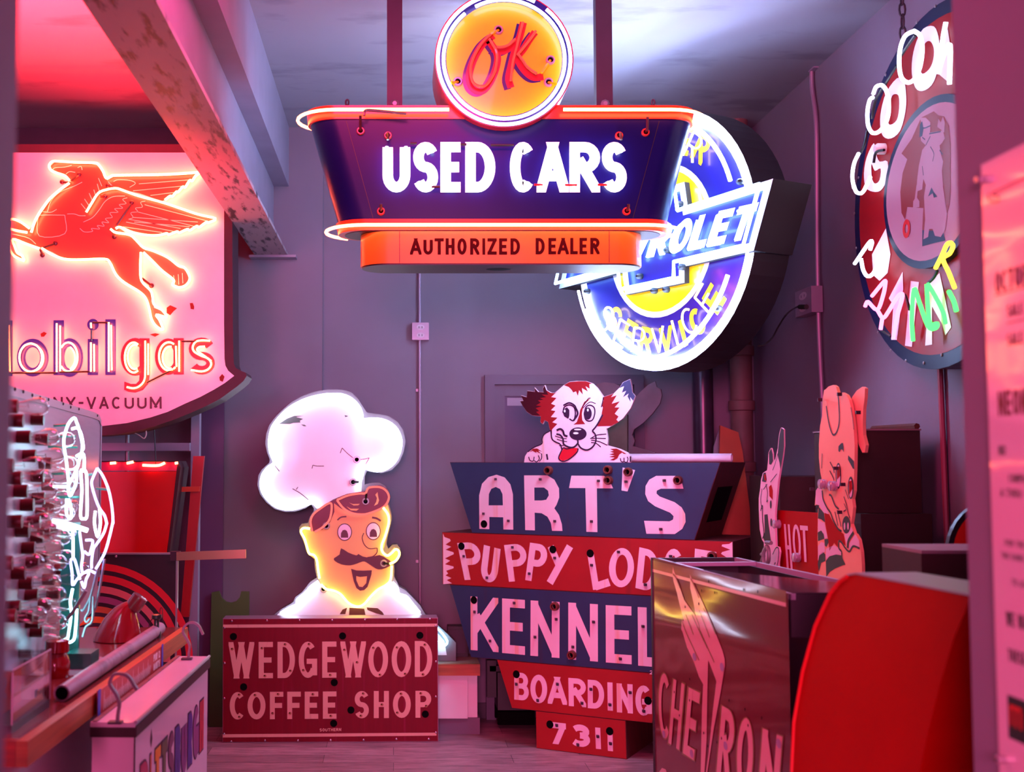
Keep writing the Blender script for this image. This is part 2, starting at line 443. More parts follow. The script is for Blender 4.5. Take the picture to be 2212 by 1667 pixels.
m_tubeoff = mat('unlit_tube', (214, 140, 84), .12, coat=1)
m_glass = glass('bulb_glass', (.96, .95, .93), .32)
m_acryl = glass('acrylic', (.93, .93, .95), .22)
m_wood = mat('oak_edge', (170, 92, 48), .45, noise=.3, nscale=3, stretch=(1, 1, 26))
m_brown = mat('brown_rust', (84, 34, 24), .6, noise=.3, nscale=9, dirt=(40, 16, 14), damt=.7, dscale=5)
m_silver = mat('silver_trim', (180, 176, 184), .35, .8)
n_red = neon('neon_red', (1, .13, .05), 58)
n_red2 = neon('neon_orange_red', (1, .15, .05), 36)
n_white = neon('neon_white', (.66, .74, 1), 26)
n_blue = neon('neon_blue_white', (.20, .46, 1), 44)
n_gold = neon('neon_gold', (1, .68, .09), 18)
n_hair = neon('neon_soft_red', (1, .16, .15), 2.0)
n_cyan = neon('neon_cyan', (.30, .80, 1), 40)
n_green = neon('neon_green', (.05, 1, .10), 6)
n_pink = neon('neon_pink', (1, .16, .36), 7)
n_lavb = neon('neon_lavender_far', (.5, .6, 1), 40)
n_rim = neon('neon_rim_blue_white', (.42, .58, 1), 230)
n_gold2 = neon('neon_script_gold', (1, .62, .04), 6)
n_wc = neon('neon_script_white', (.7, .74, 1), 11)
n_lav = neon('neon_lavender', (.45, .42, 1), 10)

# ------------------------------------------------------------ the room
YB, XR, ZC = 6.9, 2.07, 3.365
mm = M(); mm.box((-3.4, -1.0, -.1), (XR + .2, YB + .2, 0)); struct('floor', mm, m_floor, 'grey weathered plank floor')
mm = M(); mm.box((-3.4, -1.0, ZC), (XR + .2, YB + .2, ZC + .1)); struct('ceiling', mm, m_ceil, 'smudged grey ceiling')
mm = M(); mm.box((-3.4, YB, 0), (XR + .2, YB + .12, ZC)); struct('wall_back', mm, m_wall, 'grey painted back wall')
mm = M(); mm.box((XR, -1, 0), (XR + .12, YB, ZC)); struct('wall_right', mm, m_wall, 'grey painted right wall')
mm = M(); mm.box((-3.4, -1, 0), (-3.28, YB, ZC)); struct('wall_left', mm, m_wall, 'left wall behind the red signs')
q = onY((484, 1000), YB - .07).x; q2 = onY((697, 600), YB - .07).x
mm = M(); mm.box((q, YB - .07, 0), (q2, YB, ZC)); struct('trim_1', mm, m_wall, 'shallow pilaster on the back wall')
mm = M(); mm.box((q2 + .002, YB - .015, 0), (1.0, YB, .085)); struct('baseboard_back', mm, m_dark, 'dark baseboard')
x0 = onY((433, 1000), YB - .2).x; x1 = onY((483, 1000), YB - .2).x
mm = M(); mm.box((x0, YB - .2, 0), (x1, YB - .19, ZC)); mm.box((x0, YB - .02, 0), (x1, YB - .005, ZC)); mm.box(((x0 + x1) / 2 - .006, YB - .19, 0), ((x0 + x1) / 2 + .006, YB - .02, ZC)); struct('trim_2', mm, mat('column_paint', (92, 58, 92), .55), 'dark purple steel column')
# scuffed I-beam under the ceiling, running back to the wall
zb0, zb1 = onY((590, 541), YB - .3).z, onY((625, 405), YB - .05).z
xa, xb = onY((552, 541), YB - .1).x, onY((640, 541), YB - .1).x
xb = xa + .185
mm = M(); mm.box((xa, .6, zb0), (xb, YB - .07, zb0 + .018)); o = struct('trim_3', mm, m_beamsc, 'lower flange of the ceiling beam, scuffed underneath')
mm = M(); mm.box(((xa + xb) / 2 - .006, .6, zb0 + .018), ((xa + xb) / 2 + .006, YB - .07, zb1)); mm.box((xa, .6, zb1), (xb, YB - .07, zb1 + .018)); struct('trim_4', mm, m_steel, 'web and upper flange of the ceiling beam')
mm = M(); mm.box((xa, .6, zb1 + .018), (xb, YB, ZC)); struct('trim_5', mm, m_steel, 'boxing between the beam and the ceiling')
mm = M(); mm.box((xa - .03, YB - .16, zb0 - .014), (xb + .05, YB - .07, zb0)); struct('trim_6', mm, m_steel, 'bearing plate under the beam end')
mm = M(); mm.box((-3.28, YB - .06, onY((200, 312), YB - .06).z), (xa - .02, YB, ZC)); struct('trim_7', mm, m_dark, 'dark strip for the shaded wall top above the winged horse sign')  # dark strip put in where the wall top is only in shade
# near pillar on the right, and the near wall edge on the left
XP = .877
mm = M(); mm.box((XP, -1.0, 0), (XR - .002, 1.85, ZC)); struct('wall_front_right', mm, m_wall, 'near wall end on the right with the notice')
mm = M(); mm.box((-.95, .85, 0), (-.4135, 1.3, ZC)); struct('wall_front_left', mm, m_wall, 'near wall edge at the far left')

# door with a glazed panel behind the puppy
m_door = mat('door_paint', (92, 82, 104), .5)
plb = Pl((0, YB, CAMZ), (1, 0))
def rectpx(pl, p0, p1, w=0): a, b = pl.px(p0, w), pl.px(p1, w); return a[0], b[0], b[1], a[1]
a0, a1, b0, b1 = rectpx(plb, (1046, 811), (1396, 1530))
mm = M(); zz = -CAMZ
mm.rect(plb, a0, a0 + .055, zz, b1, .002, .05); mm.rect(plb, a1 - .055, a1, zz, b1, .002, .05); mm.rect(plb, a0 + .055, a1 - .055, b1 - .055, b1, .002, .05)
o = struct('door_1', mm, m_door, 'grey door frame behind the puppy sign')
mm = M(); mm.prism(plb, [(a0 + .057, zz + .005), (a1 - .057, zz + .005), (a1 - .057, b1 - .057), (a0 + .057, b1 - .057)], .003, .022, [[(a0 + .115, -.55), (a0 + .115, b1 - .12), (a1 - .115, b1 - .12), (a1 - .115, -.55)]])
build('door_leaf', mm, m_door, o)
mm = M(); mm.rect(plb, a0 + .115, a1 - .115, -.55, b1 - .12, .004, .010); g = build('door_glass', mm, mat('dark_glass', (104, 92, 118), .12, coat=1), o)
mm = M(); mm.rect(plb, a0 + .13, a0 + .75, b1 - .175, b1 - .13, .0105, .012); build('reflection_bar', mm, mat('reflection_pale', (150, 140, 160), .5), o)  # pale bar painted in for a tube light mirrored in the glass

# pipes in the back corner
def pipe(name, px0, px1, Y, z0, z1, mt, label, collars=()):
    xl, xr = onY((px0, 900), Y).x, onY((px1, 900), Y).x; r = (xr - xl) / 2; c = (xl + xr) / 2
    m = M(); m.cyl((c, Y, z0), (c, Y, z1), r, 20)
    if not collars: return one(name, m, mt, label, 'pipe')
    t = thing(name, label, 'pipe', (c, Y, z0)); build('pipe_run', m, mt, t)
    for z in collars:
        m = M(); m.lathe((c, Y, z), (0, 0, 1), [(0, r * 1.02), (.004, r * 1.2), (.055, r * 1.2), (.059, r * 1.02)], 20); build('pipe_collar', m, mt, t)
    return t
m_pipe = mat('dark_pipe', (70, 50, 70), .3, .4, noise=.2)
m_pipe2 = mat('cast_iron_pipe', (112, 74, 74), .6, noise=.15)
pipe('drain_pipe', 1497, 1541, 6.72, 0, ZC, m_pipe, 'smooth dark pipe just beside the door frame')
pipe('drain_pipe', 1579, 1626, 6.70, 0, ZC, m_pipe2, 'brown cast iron pipe with collars in the back corner', (onY((1600, 888), 6.7).z, onY((1600, 770), 6.7).z, onY((1600, 1020), 6.7).z))

# conduits and outlets
m_cond = mat('conduit_paint', (168, 150, 172), .4, .3)
pts = [onY((906, 300), YB - .02), onY((906, 1560), YB - .02)]
c0 = thing('conduit', 'thin straight conduit down the back wall beside the chef', 'conduit', (pts[1].x, YB - .02, .05))
mm = M(); mm.cyl((pts[0].x, YB - .016, .38), (pts[0].x, YB - .016, ZC - .01), .0085, 10); build('conduit_run', mm, m_cond, c0)
for y in (843, 1213):
    p = onY((906, y), YB - .016); mm = M(); mm.box((p.x - .02, YB - .012, p.z - .008), (p.x + .012, YB - .0005, p.z + .008)); build('strap', mm, m_cond, c0)
def outlet(name, pl, p0, p1, label, dpt=.05, w=0):
    a, b, c, d = rectpx(pl, p0, p1, w); t = thing(name, label, 'outlet', pl.P(((a + b) / 2, c), .0))
    m = M(); m.rect(pl, a, b, c, d, w + .0005, w + dpt); build('outlet_box', m, m_cond, t)
    for f in (.27, .73):
        cy = c + (d - c) * f; m = M(); m.flat(pl, ell(((a + b) / 2, cy), (b - a) * .24, (d - c) * .15, 16), w + dpt + .001); r = build('receptacle', m, mat('outlet_face', (205, 190, 205), .4), t)
        m = M()
        for s in (-1, 1): m.rect(pl, (a + b) / 2 + s * (b - a) * .09 - .0016, (a + b) / 2 + s * (b - a) * .09 + .0016, cy - .006, cy + .006, w + dpt + .001, w + dpt + .002)
        build('slot', m, m_hole, r)
    return t
outlet('wall_outlet', plb, (890, 699), (926, 736), 'square double outlet box on the back wall conduit', .045)
plr = Pl((XR, 0, CAMZ), (0, -1))
def onwall(p, w=0): return plr.P(plr.px(p, w), w)
wp = [onwall(p, .015) for p in PX('1753,150 1754,190 1760,235 1764,300 1765,500 1767,640 1770,740 1775,840 1780,960')]
e = wp[-1].copy(); e.z = .9
c1 = thing('conduit', 'bent conduit running down the right wall past the grey outlet box', 'conduit', (wp[-1].x, wp[-1].y, .9))
mm = M(); mm.tube(catmull(wp + [e], 3), .011, 8); build('conduit_run', mm, m_cond, c1)
mm = M(); mm.box((XR - .026, wp[0].y - .06, wp[0].z - .012), (XR - .001, wp[0].y + .012, wp[0].z + .012)); build('elbow', mm, m_cond, c1)
outlet('wall_outlet', plr, (1741, 632), (1778, 674), 'grey outlet box on the right wall conduit with a black plug', .055, .004)
wp = [onwall(p, .015) for p in PX('2030,780 2035,900 2042,1080 2046,1180')]; e = wp[-1].copy(); e.z = .6
c2 = thing('conduit', 'straight conduit on the right wall below the oval paint sign', 'conduit', (e.x, e.y, .6)); mm = M(); mm.tube(wp + [e], .011, 8); build('conduit_run', mm, mat('red_pink_conduit', (150, 70, 90), .4), c2)
# ============================================================ winged horse sign (left)
M4 = Cr(0, 330, 4); N4 = Cr(0, 650, 4)
plm = Pl((onY((178, 600), 5.8).x, 5.8, CAMZ), (1, 0))
hz = thing('neon_sign', 'large white shield sign with a red neon winged horse', 'neon sign', plm.P((0, onY((178, 942), 5.8).z - CAMZ), 0))
def mirror(r, cx=178): return r + [(2 * cx - x, y) for x, y in reversed(r)]
outer = mirror(PX('502,312 502,540 503,700 504,760 505,785 509,795 520,801 530,805 533,812 526,823 512,835 475,862 446,877 412,892 375,907 337,920 300,930 260,937 217,941'))
inner = mirror(PX('484,330 484,700 485,775 487,790 493,801 506,812 485,828 462,842 432,858 400,872 362,890 325,902 275,914 217,921'))
mm = M(); mm.prism(plm, [plm.px(p) for p in outer], -.22, 0); build('sign_cabinet', mm, m_maroon, hz)
mm = M(); pflat(mm, plm, inner, .002); face = build('enamel_face', mm, mat('white_enamel_worn', (238, 226, 232), .3, noise=.03, dirt=(120, 30, 30), damt=.8, dscale=7, dthr=.70, coat=.2), hz, 'white enamel face with chipped rust spots')
m_horse = mat('horse_red', (232, 78, 54), .35, coat=.3)
body = M4('450,150 440,115 470,85 620,92 790,98 850,112 890,150 910,210 960,300 1000,500 1010,640 1100,700 1170,750 1230,820 1330,850 1420,890 1530,970 1600,1010 1635,1080 1620,1130 1565,1160 1510,1140 1500,1095 1400,1020 1320,930 1240,862 1215,900 1215,1060 1225,1110 1290,1180 1320,1270 1330,1340 1400,1370 1440,1420 1350,1400 1395,1460 1410,1530 1355,1500 1310,1420 1290,1330 1260,1250 1200,1210 1080,1140 1000,1050 950,950 880,925 650,935 540,910 450,860 370,825 230,780 110,735 120,800 160,870 210,935 130,895 90,830 80,740 30,705 30,660 150,680 70,650 60,600 110,575 180,600 255,650 280,640 290,615 330,530 400,420 470,360 560,290 615,250 560,200 490,178')
mm = M(); pflat(mm, plm, body, .003)
pflat(mm, plm, M4('925,240 990,205 1450,195 1700,178 1640,260 1560,330 1430,405 1400,420 1200,350 1000,310'), .0033)
pflat(mm, plm, M4('745,520 790,440 860,350 940,315 1020,315 1200,370 1500,470 1870,570 1780,612 1650,660 1480,705 1300,720 1150,690 1040,645 980,655 900,668 780,690 700,650'), .0036)
build('winged_horse', mm, m_horse, hz, 'red painted winged horse with spread wings')
mm = M()
for s in ['1150,560 1710,600', '1180,510 1690,640', '1160,600 1640,640', '1110,575 1560,655', '1090,600 1500,680', '1060,640 1400,690', '1250,450 1790,590', '1200,270 1640,235', '1150,330 1570,290', '1300,370 1500,345', '980,250 1020,235 1120,240 1170,265 1120,300', '720,600 800,560 860,490 910,420 980,380 1080,375', '690,655 730,685 800,680 790,655 860,660 840,630 900,635 880,600 940,605 910,570 970,560 950,520 1020,515 990,485 1060,480 1030,450 1090,440 1060,405 1100,390', '1110,575 1150,560 1130,520 1190,510 1170,480 1230,470 1215,430 1255,420', '370,510 440,515 490,490', '410,510 440,420 520,340 640,290 710,255', '450,150 480,130 560,125 620,110', '570,185 600,165 650,170', '670,130 700,120 710,150', '580,530 640,530 690,545 740,545', '740,490 700,440', '770,460 730,400', '800,420 770,350', '830,380 810,320', '860,340 840,270', '880,290 850,220', '1510,1140 1500,1060', '1545,1140 1540,1050', '1580,1130 1575,1040', '30,690 140,710 250,740 310,790', '560,540 560,700 340,720 330,560 360,540 560,540']:
    prib(mm, plm, M4(s), 1.5, .0042)
build('feather_lines', mm, mat('line_cream', (250, 222, 206), .4), hz)
HR = .0062; w = .035
for s in ['600,240 560,200 490,176 440,150 425,112 455,76 520,76 640,84 810,88 850,104 890,160 908,205 925,222 960,205 1010,196 1400,190 1700,172 1742,164 1692,200 1660,245 1640,240 1600,300 1580,295 1540,340 1525,338 1490,378 1470,375 1425,410',
          '600,262 520,320 430,400 370,480 330,540 295,610 270,690',
          '745,515 790,440 850,350 920,320 1000,308 1060,325 1200,375 1420,435 1700,530 1862,570 1800,605 1785,600 1720,645 1700,635 1640,672 1620,662 1550,692 1530,682 1460,708 1440,698 1370,714 1280,714 1150,690 1040,645 1000,655',
          '255,655 180,600 110,575 65,590 55,630 80,655 150,675 235,690',
          '210,935 150,910 110,880 85,830 75,745 30,710', '210,930 190,890 150,865 130,820 110,748 230,790 340,830',
          '360,825 450,880 560,920 700,925 900,920 950,950 1000,1050 1070,1120 1200,1200 1260,1260 1290,1350 1310,1440 1350,1500 1408,1530 1380,1450 1350,1400 1440,1420 1400,1360 1330,1310 1318,1240 1300,1190 1225,1110 1213,1000 1218,860',
          '955,660 1000,690 1120,710 1180,760 1240,820 1330,850 1450,905 1540,975 1600,1000 1640,1080 1612,1140 1550,1165 1490,1140 1500,1100 1400,1020 1310,930 1240,862']:
    mm = M(); ptube(mm, plm, M4(s), w, HR, 4, False, 6); build('neon_tube', mm, n_red, hz)
def stub(pl, k, s, parent, r=.006, w0=.002, w1=.034, mt=None):
    a, b = k(s); m = M(); m.tube([pl.P(pl.px(a, w0), w0), pl.P(pl.px(b, w1), w1)], r, 6); o = build('tube_support', m, mt or m_porc, parent)
    h = M(); c = pl.px(a, w0); h.lathe(pl.P(c, w0), pl.n, [(0, r * 2), (.006, r * 2), (.009, r)], 10); build('socket_hole', h, m_porc, o)
for s in ('685,190 620,240', '540,255 600,262', '935,287 985,300', '910,378 862,380', '1140,432 1005,630', '990,728 960,665', '480,785 365,825', '368,885 345,830', '1310,1150 1225,1085'): stub(plm, M4, s, hz)
# lettering: Mobil in blue, gas in red
m_lblue = mat('letter_blue', (40, 34, 160), .35, coat=.3); m_lred = mat('letter_red', (206, 20, 22), .35, coat=.3)
def ppx(k, x0, x1, y0, y1): return [(k.x0 + x / k.k, k.y0 + y / k.k) for x, y in ((x0, y0), (x1, y0), (x1, y1), (x0, y1))]
def ring(cx, cy, rx, ry, t): return ell((cx, cy), rx, ry, 32), ell((cx, cy), rx - t, ry - t, 32)
def kpts(k, pts): return [(k.x0 + x / k.k, k.y0 + y / k.k) for x, y in pts]
def pring(m, pl, k, cx, cy, rx, ry, t, w): a, b = ring(cx, cy, rx, ry, t); pflat(m, pl, kpts(k, a), w, 0, [kpts(k, b)])
lw = .0045
mm = M(); pflat(mm, plm, ppx(N4, 20, 107, 170, 650), lw); pflat(mm, plm, N4('20,170 20,330 -200,640 -240,640 -230,520'), lw + .0002); pflat(mm, plm, ppx(N4, -560, -475, 170, 650), lw); pflat(mm, plm, N4('-475,170 -475,330 -250,640 -210,640 -225,520'), lw + .0002)
pring(mm, plm, N4, 282, 490, 136, 162, 72, lw)
pflat(mm, plm, ppx(N4, 462, 552, 168, 640), lw); pring(mm, plm, N4, 600, 490, 116, 166, 70, lw + .0002)
pflat(mm, plm, ppx(N4, 758, 847, 330, 640), lw); pflat(mm, plm, kpts(N4, ell((803, 206), 50, 50)), lw)
pflat(mm, plm, ppx(N4, 910, 999, 160, 640), lw); build('lettering', mm, m_lblue, hz, 'blue painted word Mobil')
mm = M(); pring(mm, plm, N4, 1168, 484, 124, 162, 62, lw); pflat(mm, plm, N4('1205,325 1292,325 1292,640 1280,715 1235,770 1170,792 1110,785 1073,768 1075,698 1130,718 1175,718 1203,690 1207,640'), lw + .0002)
pring(mm, plm, N4, 1455, 482, 116, 156, 62, lw); pflat(mm, plm, ppx(N4, 1500, 1587, 323, 636), lw + .0002)
tl = plm.px((N4.x0 + 1632 / 4, N4.y0 + 318 / 4), lw); tr = plm.px((N4.x0 + 1855 / 4, N4.y0 + 318 / 4), lw); bl = plm.px((N4.x0 + 1632 / 4, N4.y0 + 636 / 4), lw)
letter(mm, plm, 'S', bl, sub(tr, tl), sub(tl, bl), .04, lw); build('lettering', mm, m_lred, hz, 'red painted word gas')
LR = .0048
for s in ('45,190 45,610', '75,210 85,610', '490,195 490,615', '520,215 520,610', '785,360 785,612', '812,375 815,610', '940,185 940,612', '960,210 965,600', '785,190 788,235', '1255,345 1255,600 1245,690 1200,740 1150,755 1095,745', '1280,370 1280,640', '1548,345 1548,612', '1520,390 1525,570',
          '1815,345 1740,342 1690,355 1665,400 1680,440 1740,475 1800,500 1825,545 1800,590 1740,610 1650,597', '1770,395 1720,400 1705,430 1770,480 1825,520'):
    mm = M(); ptube(mm, plm, N4(s), .03, LR, 4, False, 6); build('neon_tube', mm, n_red2, hz)
for cx, cy, rx, ry, a0, a1 in ((265, 490, 98, 122, 90, 449), (285, 495, 90, 110, 60, -80), (590, 485, 80, 125, 140, -140), (560, 495, 90, 110, 60, -60), (1155, 490, 76, 130, 60, 300), (1165, 485, 62, 105, 70, 290), (1460, 480, 86, 122, 60, 310), (1470, 490, 66, 95, 80, 280)):
    mm = M(); ptube(mm, plm, kpts(N4, [(x, 2 * cy - y) for x, y in arc(cx, cy, rx, ry, a0, a1, 12)]), .03, LR, 2, False, 6); build('neon_tube', mm, n_red2, hz)
for s in ('65,622 480,622', '515,615 770,612', '800,188 930,188', '790,250 790,350', '1270,705 1500,590', '1570,350 1700,350'):
    mm = M(); ptube(mm, plm, N4(s), .03, .0045, 1, False, 6); build('blacked_tube', mm, m_porc, hz)
mm = M(); pl_t = [(140, 830)]
word(mm, plm, 'SOCONY-VACUUM', (6, 858), (349, 857), (6, 884), .17, lw, .34); build('lettering', mm, mat('maroon_paint', (60, 2, 12), .4), hz, 'maroon painted line SOCONY-VACUUM')
mm = M()
for s in ('1640,1300 1665,1298 1678,1330 1675,1355 1648,1350', '1440,1340 1470,1318 1530,1345 1500,1370 1470,1405 1440,1385', '350,1565 380,1548 405,1560 380,1590 355,1590', '1295,1570 1340,1560 1380,1568 1340,1590'): pflat(mm, plm, M4(s), .0035)
pflat(mm, plm, N4('1895,660 1920,632 1940,655 1925,700 1900,690'), .0035); each('rust_chip', mm, mat('rust', (130, 34, 26), .8, noise=.3), face)
# posts that carry it
fr = thing('sign_rack', 'purple steel post and rail rack under the winged horse sign', 'rack', (onY((424, 900), 6.41).x, 6.41, 0))
mm = M(); a, b = onY((415, 900), 6.41).x, onY((433, 900), 6.41).x; mm.box((a, 6.38, 0), (b, 6.44, 1.75)); build('post', mm, m_steel, fr)
mm = M(); z0, z1 = onY((300, 974), 6.36).z, onY((300, 957), 6.36).z; mm.box((-2.6, 6.34, z0), (a, 6.38, z1)); build('rail', mm, m_steel, fr)
mm = M(); xc = onY((276, 900), 6.46).x; mm.cyl((xc, 6.46, 0), (xc, 6.46, 1.75), .012, 10); build('thin_post', mm, m_galv, fr)
mm = M(); xc = -2.6; mm.box((xc, 6.38, 0), (xc + .05, 6.44, 1.75)); build('post', mm, m_steel, fr)
mm = M(); mm.tube(catmull([onY(p, 5.95) for p in PX('285,932 300,940 311,947 316,938 314,925')], 5), .003, 6); one('loose_wire', mm, m_white, 'white wire looping under the winged horse sign', 'wire')
mm = M(); mm.tube([onY((333, 925), 6.0), onY((337, 1010), 6.0)], .003, 6); one('loose_wire', mm, m_black, 'black wire hanging straight down below the winged horse sign', 'wire')

# ============================================================ OK used cars sign (centre)
YU, RU = 4.7, .112
plu = Pl((0, YU, CAMZ), (1, 0)); ZU = lambda y: onY((1082, y), YU).z
XE = lambda x, y: onY((x, y), YU + RU).x
uc = thing('neon_sign', 'hanging blue and orange used car dealer sign with a yellow disc on top', 'neon sign', (onY((1082, 570), YU).x, YU + RU, ZU(570)))
def track(xl, xr, R, n=14):
    cy = YU + RU; r = []
    for i in range(n + 1): a = -math.pi / 2 + math.pi * i / n; r.append((xr - RU + R * math.cos(a), cy + R * math.sin(a)))
    for i in range(n + 1): a = math.pi / 2 + math.pi * i / n; r.append((xl + RU + R * math.cos(a), cy + R * math.sin(a)))
    return r
def loft(m, lv, n=14):
    b0 = len(m.v); N = 2 * (n + 1)
    for z, xl, xr, R in lv: m.v += [Vector((x, y, z)) for x, y in track(xl, xr, R, n)]
    for i in range(len(lv) - 1):
        for k in range(N):
            k2 = (k + 1) % N; m.f.append((b0 + i * N + k, b0 + i * N + k2, b0 + (i + 1) * N + k2, b0 + (i + 1) * N + k))
    m.f.append(tuple(b0 + k for k in range(N))[::-1]); m.f.append(tuple(b0 + (len(lv) - 1) * N + k for k in range(N)))
    m.smooth = True; return m
m_band = mat('orange_red_enamel', (226, 58, 30), .3, noise=.04, coat=.3)
m_amber = mat('amber_enamel', (240, 138, 34), .32, noise=.05, coat=.3)
m_under = mat('dark_underside', (70, 62, 66), .5, .3)
xl0, xr0, xl1, xr1 = XE(671, 258), XE(1489, 258), XE(731, 474), XE(1438, 472)
bxl, bxr = XE(779, 540), XE(1384, 540)
mm = loft(M(), [(ZU(474), xl1, xr1, RU), (ZU(258), xl0, xr0, RU)]); build('sign_body', mm, m_navy, uc, 'tapering dark blue enamel body with rounded ends')
mm = loft(M(), [(ZU(258), XE(670, 258), XE(1490, 258), RU + .008), (ZU(229), XE(667, 229), XE(1493, 229), RU + .008)]); build('neon_band', mm, m_band, uc, 'orange red band along the top')
mm = loft(M(), [(ZU(498), XE(735, 498), XE(1434, 498), RU + .008), (ZU(474), XE(730, 474), XE(1440, 474), RU + .008)]); build('neon_band', mm, m_band, uc, 'orange red band along the bottom')
mm = loft(M(), [(ZU(499), xl1 + .02, xr1 - .02, RU - .006), (ZU(498) + .003, xl1 + .02, xr1 - .02, RU - .006)]); build('soffit_plate', mm, m_under, uc)
mm = loft(M(), [(ZU(569), bxl, bxr, RU), (ZU(498) - .003, bxl, bxr, RU)]); build('dealer_box', mm, m_amber, uc, 'amber enamel box with rounded ends')
mm = loft(M(), [(ZU(572), bxl + .003, bxr - .003, RU - .003), (ZU(569) - .0005, bxl + .003, bxr - .003, RU - .003)]); o = build('bottom_plate', mm, m_under, uc)
mm = M(); zc = ZU(572) - .001; mm.v = [Vector((onY((1082, 580), YU).x + .05 * math.cos(i * math.pi / 10), YU + RU + .03 * math.sin(i * math.pi / 10), zc)) for i in range(20)]; mm.f = [tuple(range(20))[::-1]]; build('access_hole', mm, m_hole, o)
mm = M()
for s in ('748,262 806,472', '1424,262 1367,472', '863,500 863,568', '1316,500 1316,568'): prib(mm, plu, PX(s), 1.3, .0015, 1)
each('panel_seam', mm, m_black, uc)
U4 = Cr(800, 270, 4)
usedx = [(105, 345), (370, 585), (605, 780), (820, 1080)]; carsx = [(1205, 1432), (1436, 1715), (1720, 1985), (2000, 2216)]
m_wl = mat('white_letter', (245, 245, 250), .35)
for wd, xs in (('USED', usedx), ('CARS', carsx)):
    mm = M(); boxes(mm, plu, wd, xs, (148, 148), (584, 584), 90, .0015, U4); build('lettering', mm, m_wl, uc, 'white painted word ' + wd)
    for c, (x0, x1) in zip(wd, xs):
        w = .026; tl, tr, bl = plu.px((U4.x0 + x0 / 4, U4.y0 + 150 / 4), w), plu.px((U4.x0 + x1 / 4, U4.y0 + 150 / 4), w), plu.px((U4.x0 + x0 / 4, U4.y0 + 580 / 4), w)
        mm = M(); tubeletter(mm, plu, c, bl, sub(tr, tl), sub(tl, bl), .017, w, .0062); build('neon_letter', mm, n_white, uc)
mm = M()
for s in ('1040,175 1240,175', '345,160 400,160', '530,535 600,535', '780,170 830,170'): ptube(mm, plu, U4(s), .026, .005, 1)
each('blacked_tube', mm, m_black, uc)
mm = M()
for s in ('1415,518 1490,518', '1680,520 1785,520', '1965,518 2045,518'): ptube(mm, plu, U4(s), .03, .0045, 1)
each('tube_joint', mm, m_red, uc)
dx = dict(zip('AUTHORIZED', [(342, 443), (458, 540), (555, 635), (650, 728), (752, 832), (862, 942), (968, 992), (1012, 1092), (1112, 1182), (1210, 1293)]))
mm = M(); boxes(mm, plu, 'AUTHORIZED', [(342, 443), (458, 540), (555, 635), (650, 728), (752, 832), (862, 942), (968, 992), (1012, 1092), (1112, 1182), (1210, 1293)], (980, 980), (1121, 1121), 27, .0015, U4)
boxes(mm, plu, 'DEALER', [(1428, 1507), (1538, 1605), (1617, 1715), (1727, 1792), (1807, 1872), (1900, 1980)], (978, 976), (1119, 1117), 27, .0015, U4)
build('lettering', mm, mat('dealer_brown', (56, 4, 4), .6, spec=.08), uc, 'dark red words AUTHORIZED DEALER')
def around(z, xs0, xs1, R, a_end=150, front=True):     # a tube that follows the rounded end
    cy = YU + RU; P = [(xs0, cy - R, z)]; cx = xs1
    sg = 1 if xs1 > xs0 else -1
    for i in range(13):
        a = -math.pi / 2 + R_(a_end) * i / 12; P.append((cx + sg * R * math.cos(a), cy + R * math.sin(a), z))
    return P
RT = RU + .05; w = .05
zt = onY((900, 237), YU - w).z; zb = onY((900, 486), YU - w).z
tl0, tr0 = XE(670, 240) + RU, XE(1490, 240) - RU; bl0, br0 = XE(731, 486) + RU, XE(1438, 486) - RU
mm = M(); mm.tube(around(zt, onY((970, 237), YU - w).x, tl0, RT), .0068, 8); build('neon_tube', mm, n_red2, uc)
mm = M(); mm.tube(around(zt, onY((1217, 240), YU - w).x, tr0, RT), .0068, 8); build('neon_tube', mm, n_red2, uc)
pA = around(zb, onY((1082, 486), YU - w).x, bl0, RT); pB = around(zb, onY((1082, 486), YU - w).x, br0, RT)
mm = M(); mm.tube(pA[::-1] + pB[1:], .0068, 8); build('neon_tube', mm, n_red2, uc)
m_rim = mat('grommet_rim', (190, 60, 50), .3, coat=.5)
m_rim2 = mat('grommet_glass', (165, 150, 165), .2, coat=.8)
for p in PX('779,284 838,294 1337,294 1394,287 823,457 1353,457'):
    grommet(plu, p, .0165, .0015, uc, m_rim, m_hole)
    c = plu.px(p); mm = M(); dz = .05 if p[1] < 300 else -.035; mm.tube([plu.P(c, .0), plu.P(c, .035), plu.P((c[0], c[1] + dz * (1 if p[0] in (779, 1394) else -.55) * (1 if p[1] < 300 else 1)), .045)], .006, 6); build('tube_lead', mm, m_porc, uc)
mm = M(); ptube(mm, plu, PX('786,250 789,240 806,239 878,246'), .055, .0055, 4); build('tube_lead', mm, m_porc, uc)
# yellow disc on top
YO = YU - .05; plo = Pl((0, YO, CAMZ), (1, 0))
cO = plo.px((1089, 128)); rO = plo.px((1239, 128))[0] - cO[0]
mm = M(); mm.prism(plo, ell(cO, rO, rO, 56), -.29, 0); build('disc_body', mm, mat('disc_red', (190, 26, 34), .35, coat=.3), uc, 'red drum of the round topper')
mm = M(); mm.flat(plo, ell(cO, rO * .985, rO * .985, 56), .001, [ell(cO, rO * .835, rO * .835, 56)]); build('disc_border', mm, m_blue, uc)
mm = M(); mm.flat(plo, ell(cO, rO * .835, rO * .835, 56), .0012); build('disc_face', mm, m_yel, uc, 'yellow enamel disc')
K5 = Cr(880, 0, Z5)
Ol = '930,385 870,430 800,500 735,610 690,720 668,830 690,930 750,985 820,980 890,900 945,780 975,650 960,560 920,500 880,440'
Kl = ['925,530 990,560 1070,540 1140,490 1200,430', '1255,245 1215,400 1160,560 1120,720 1095,850 1120,950', '1380,350 1320,430 1250,540 1180,620', '1190,620 1220,700 1290,790 1370,840 1470,830']
mm = M()
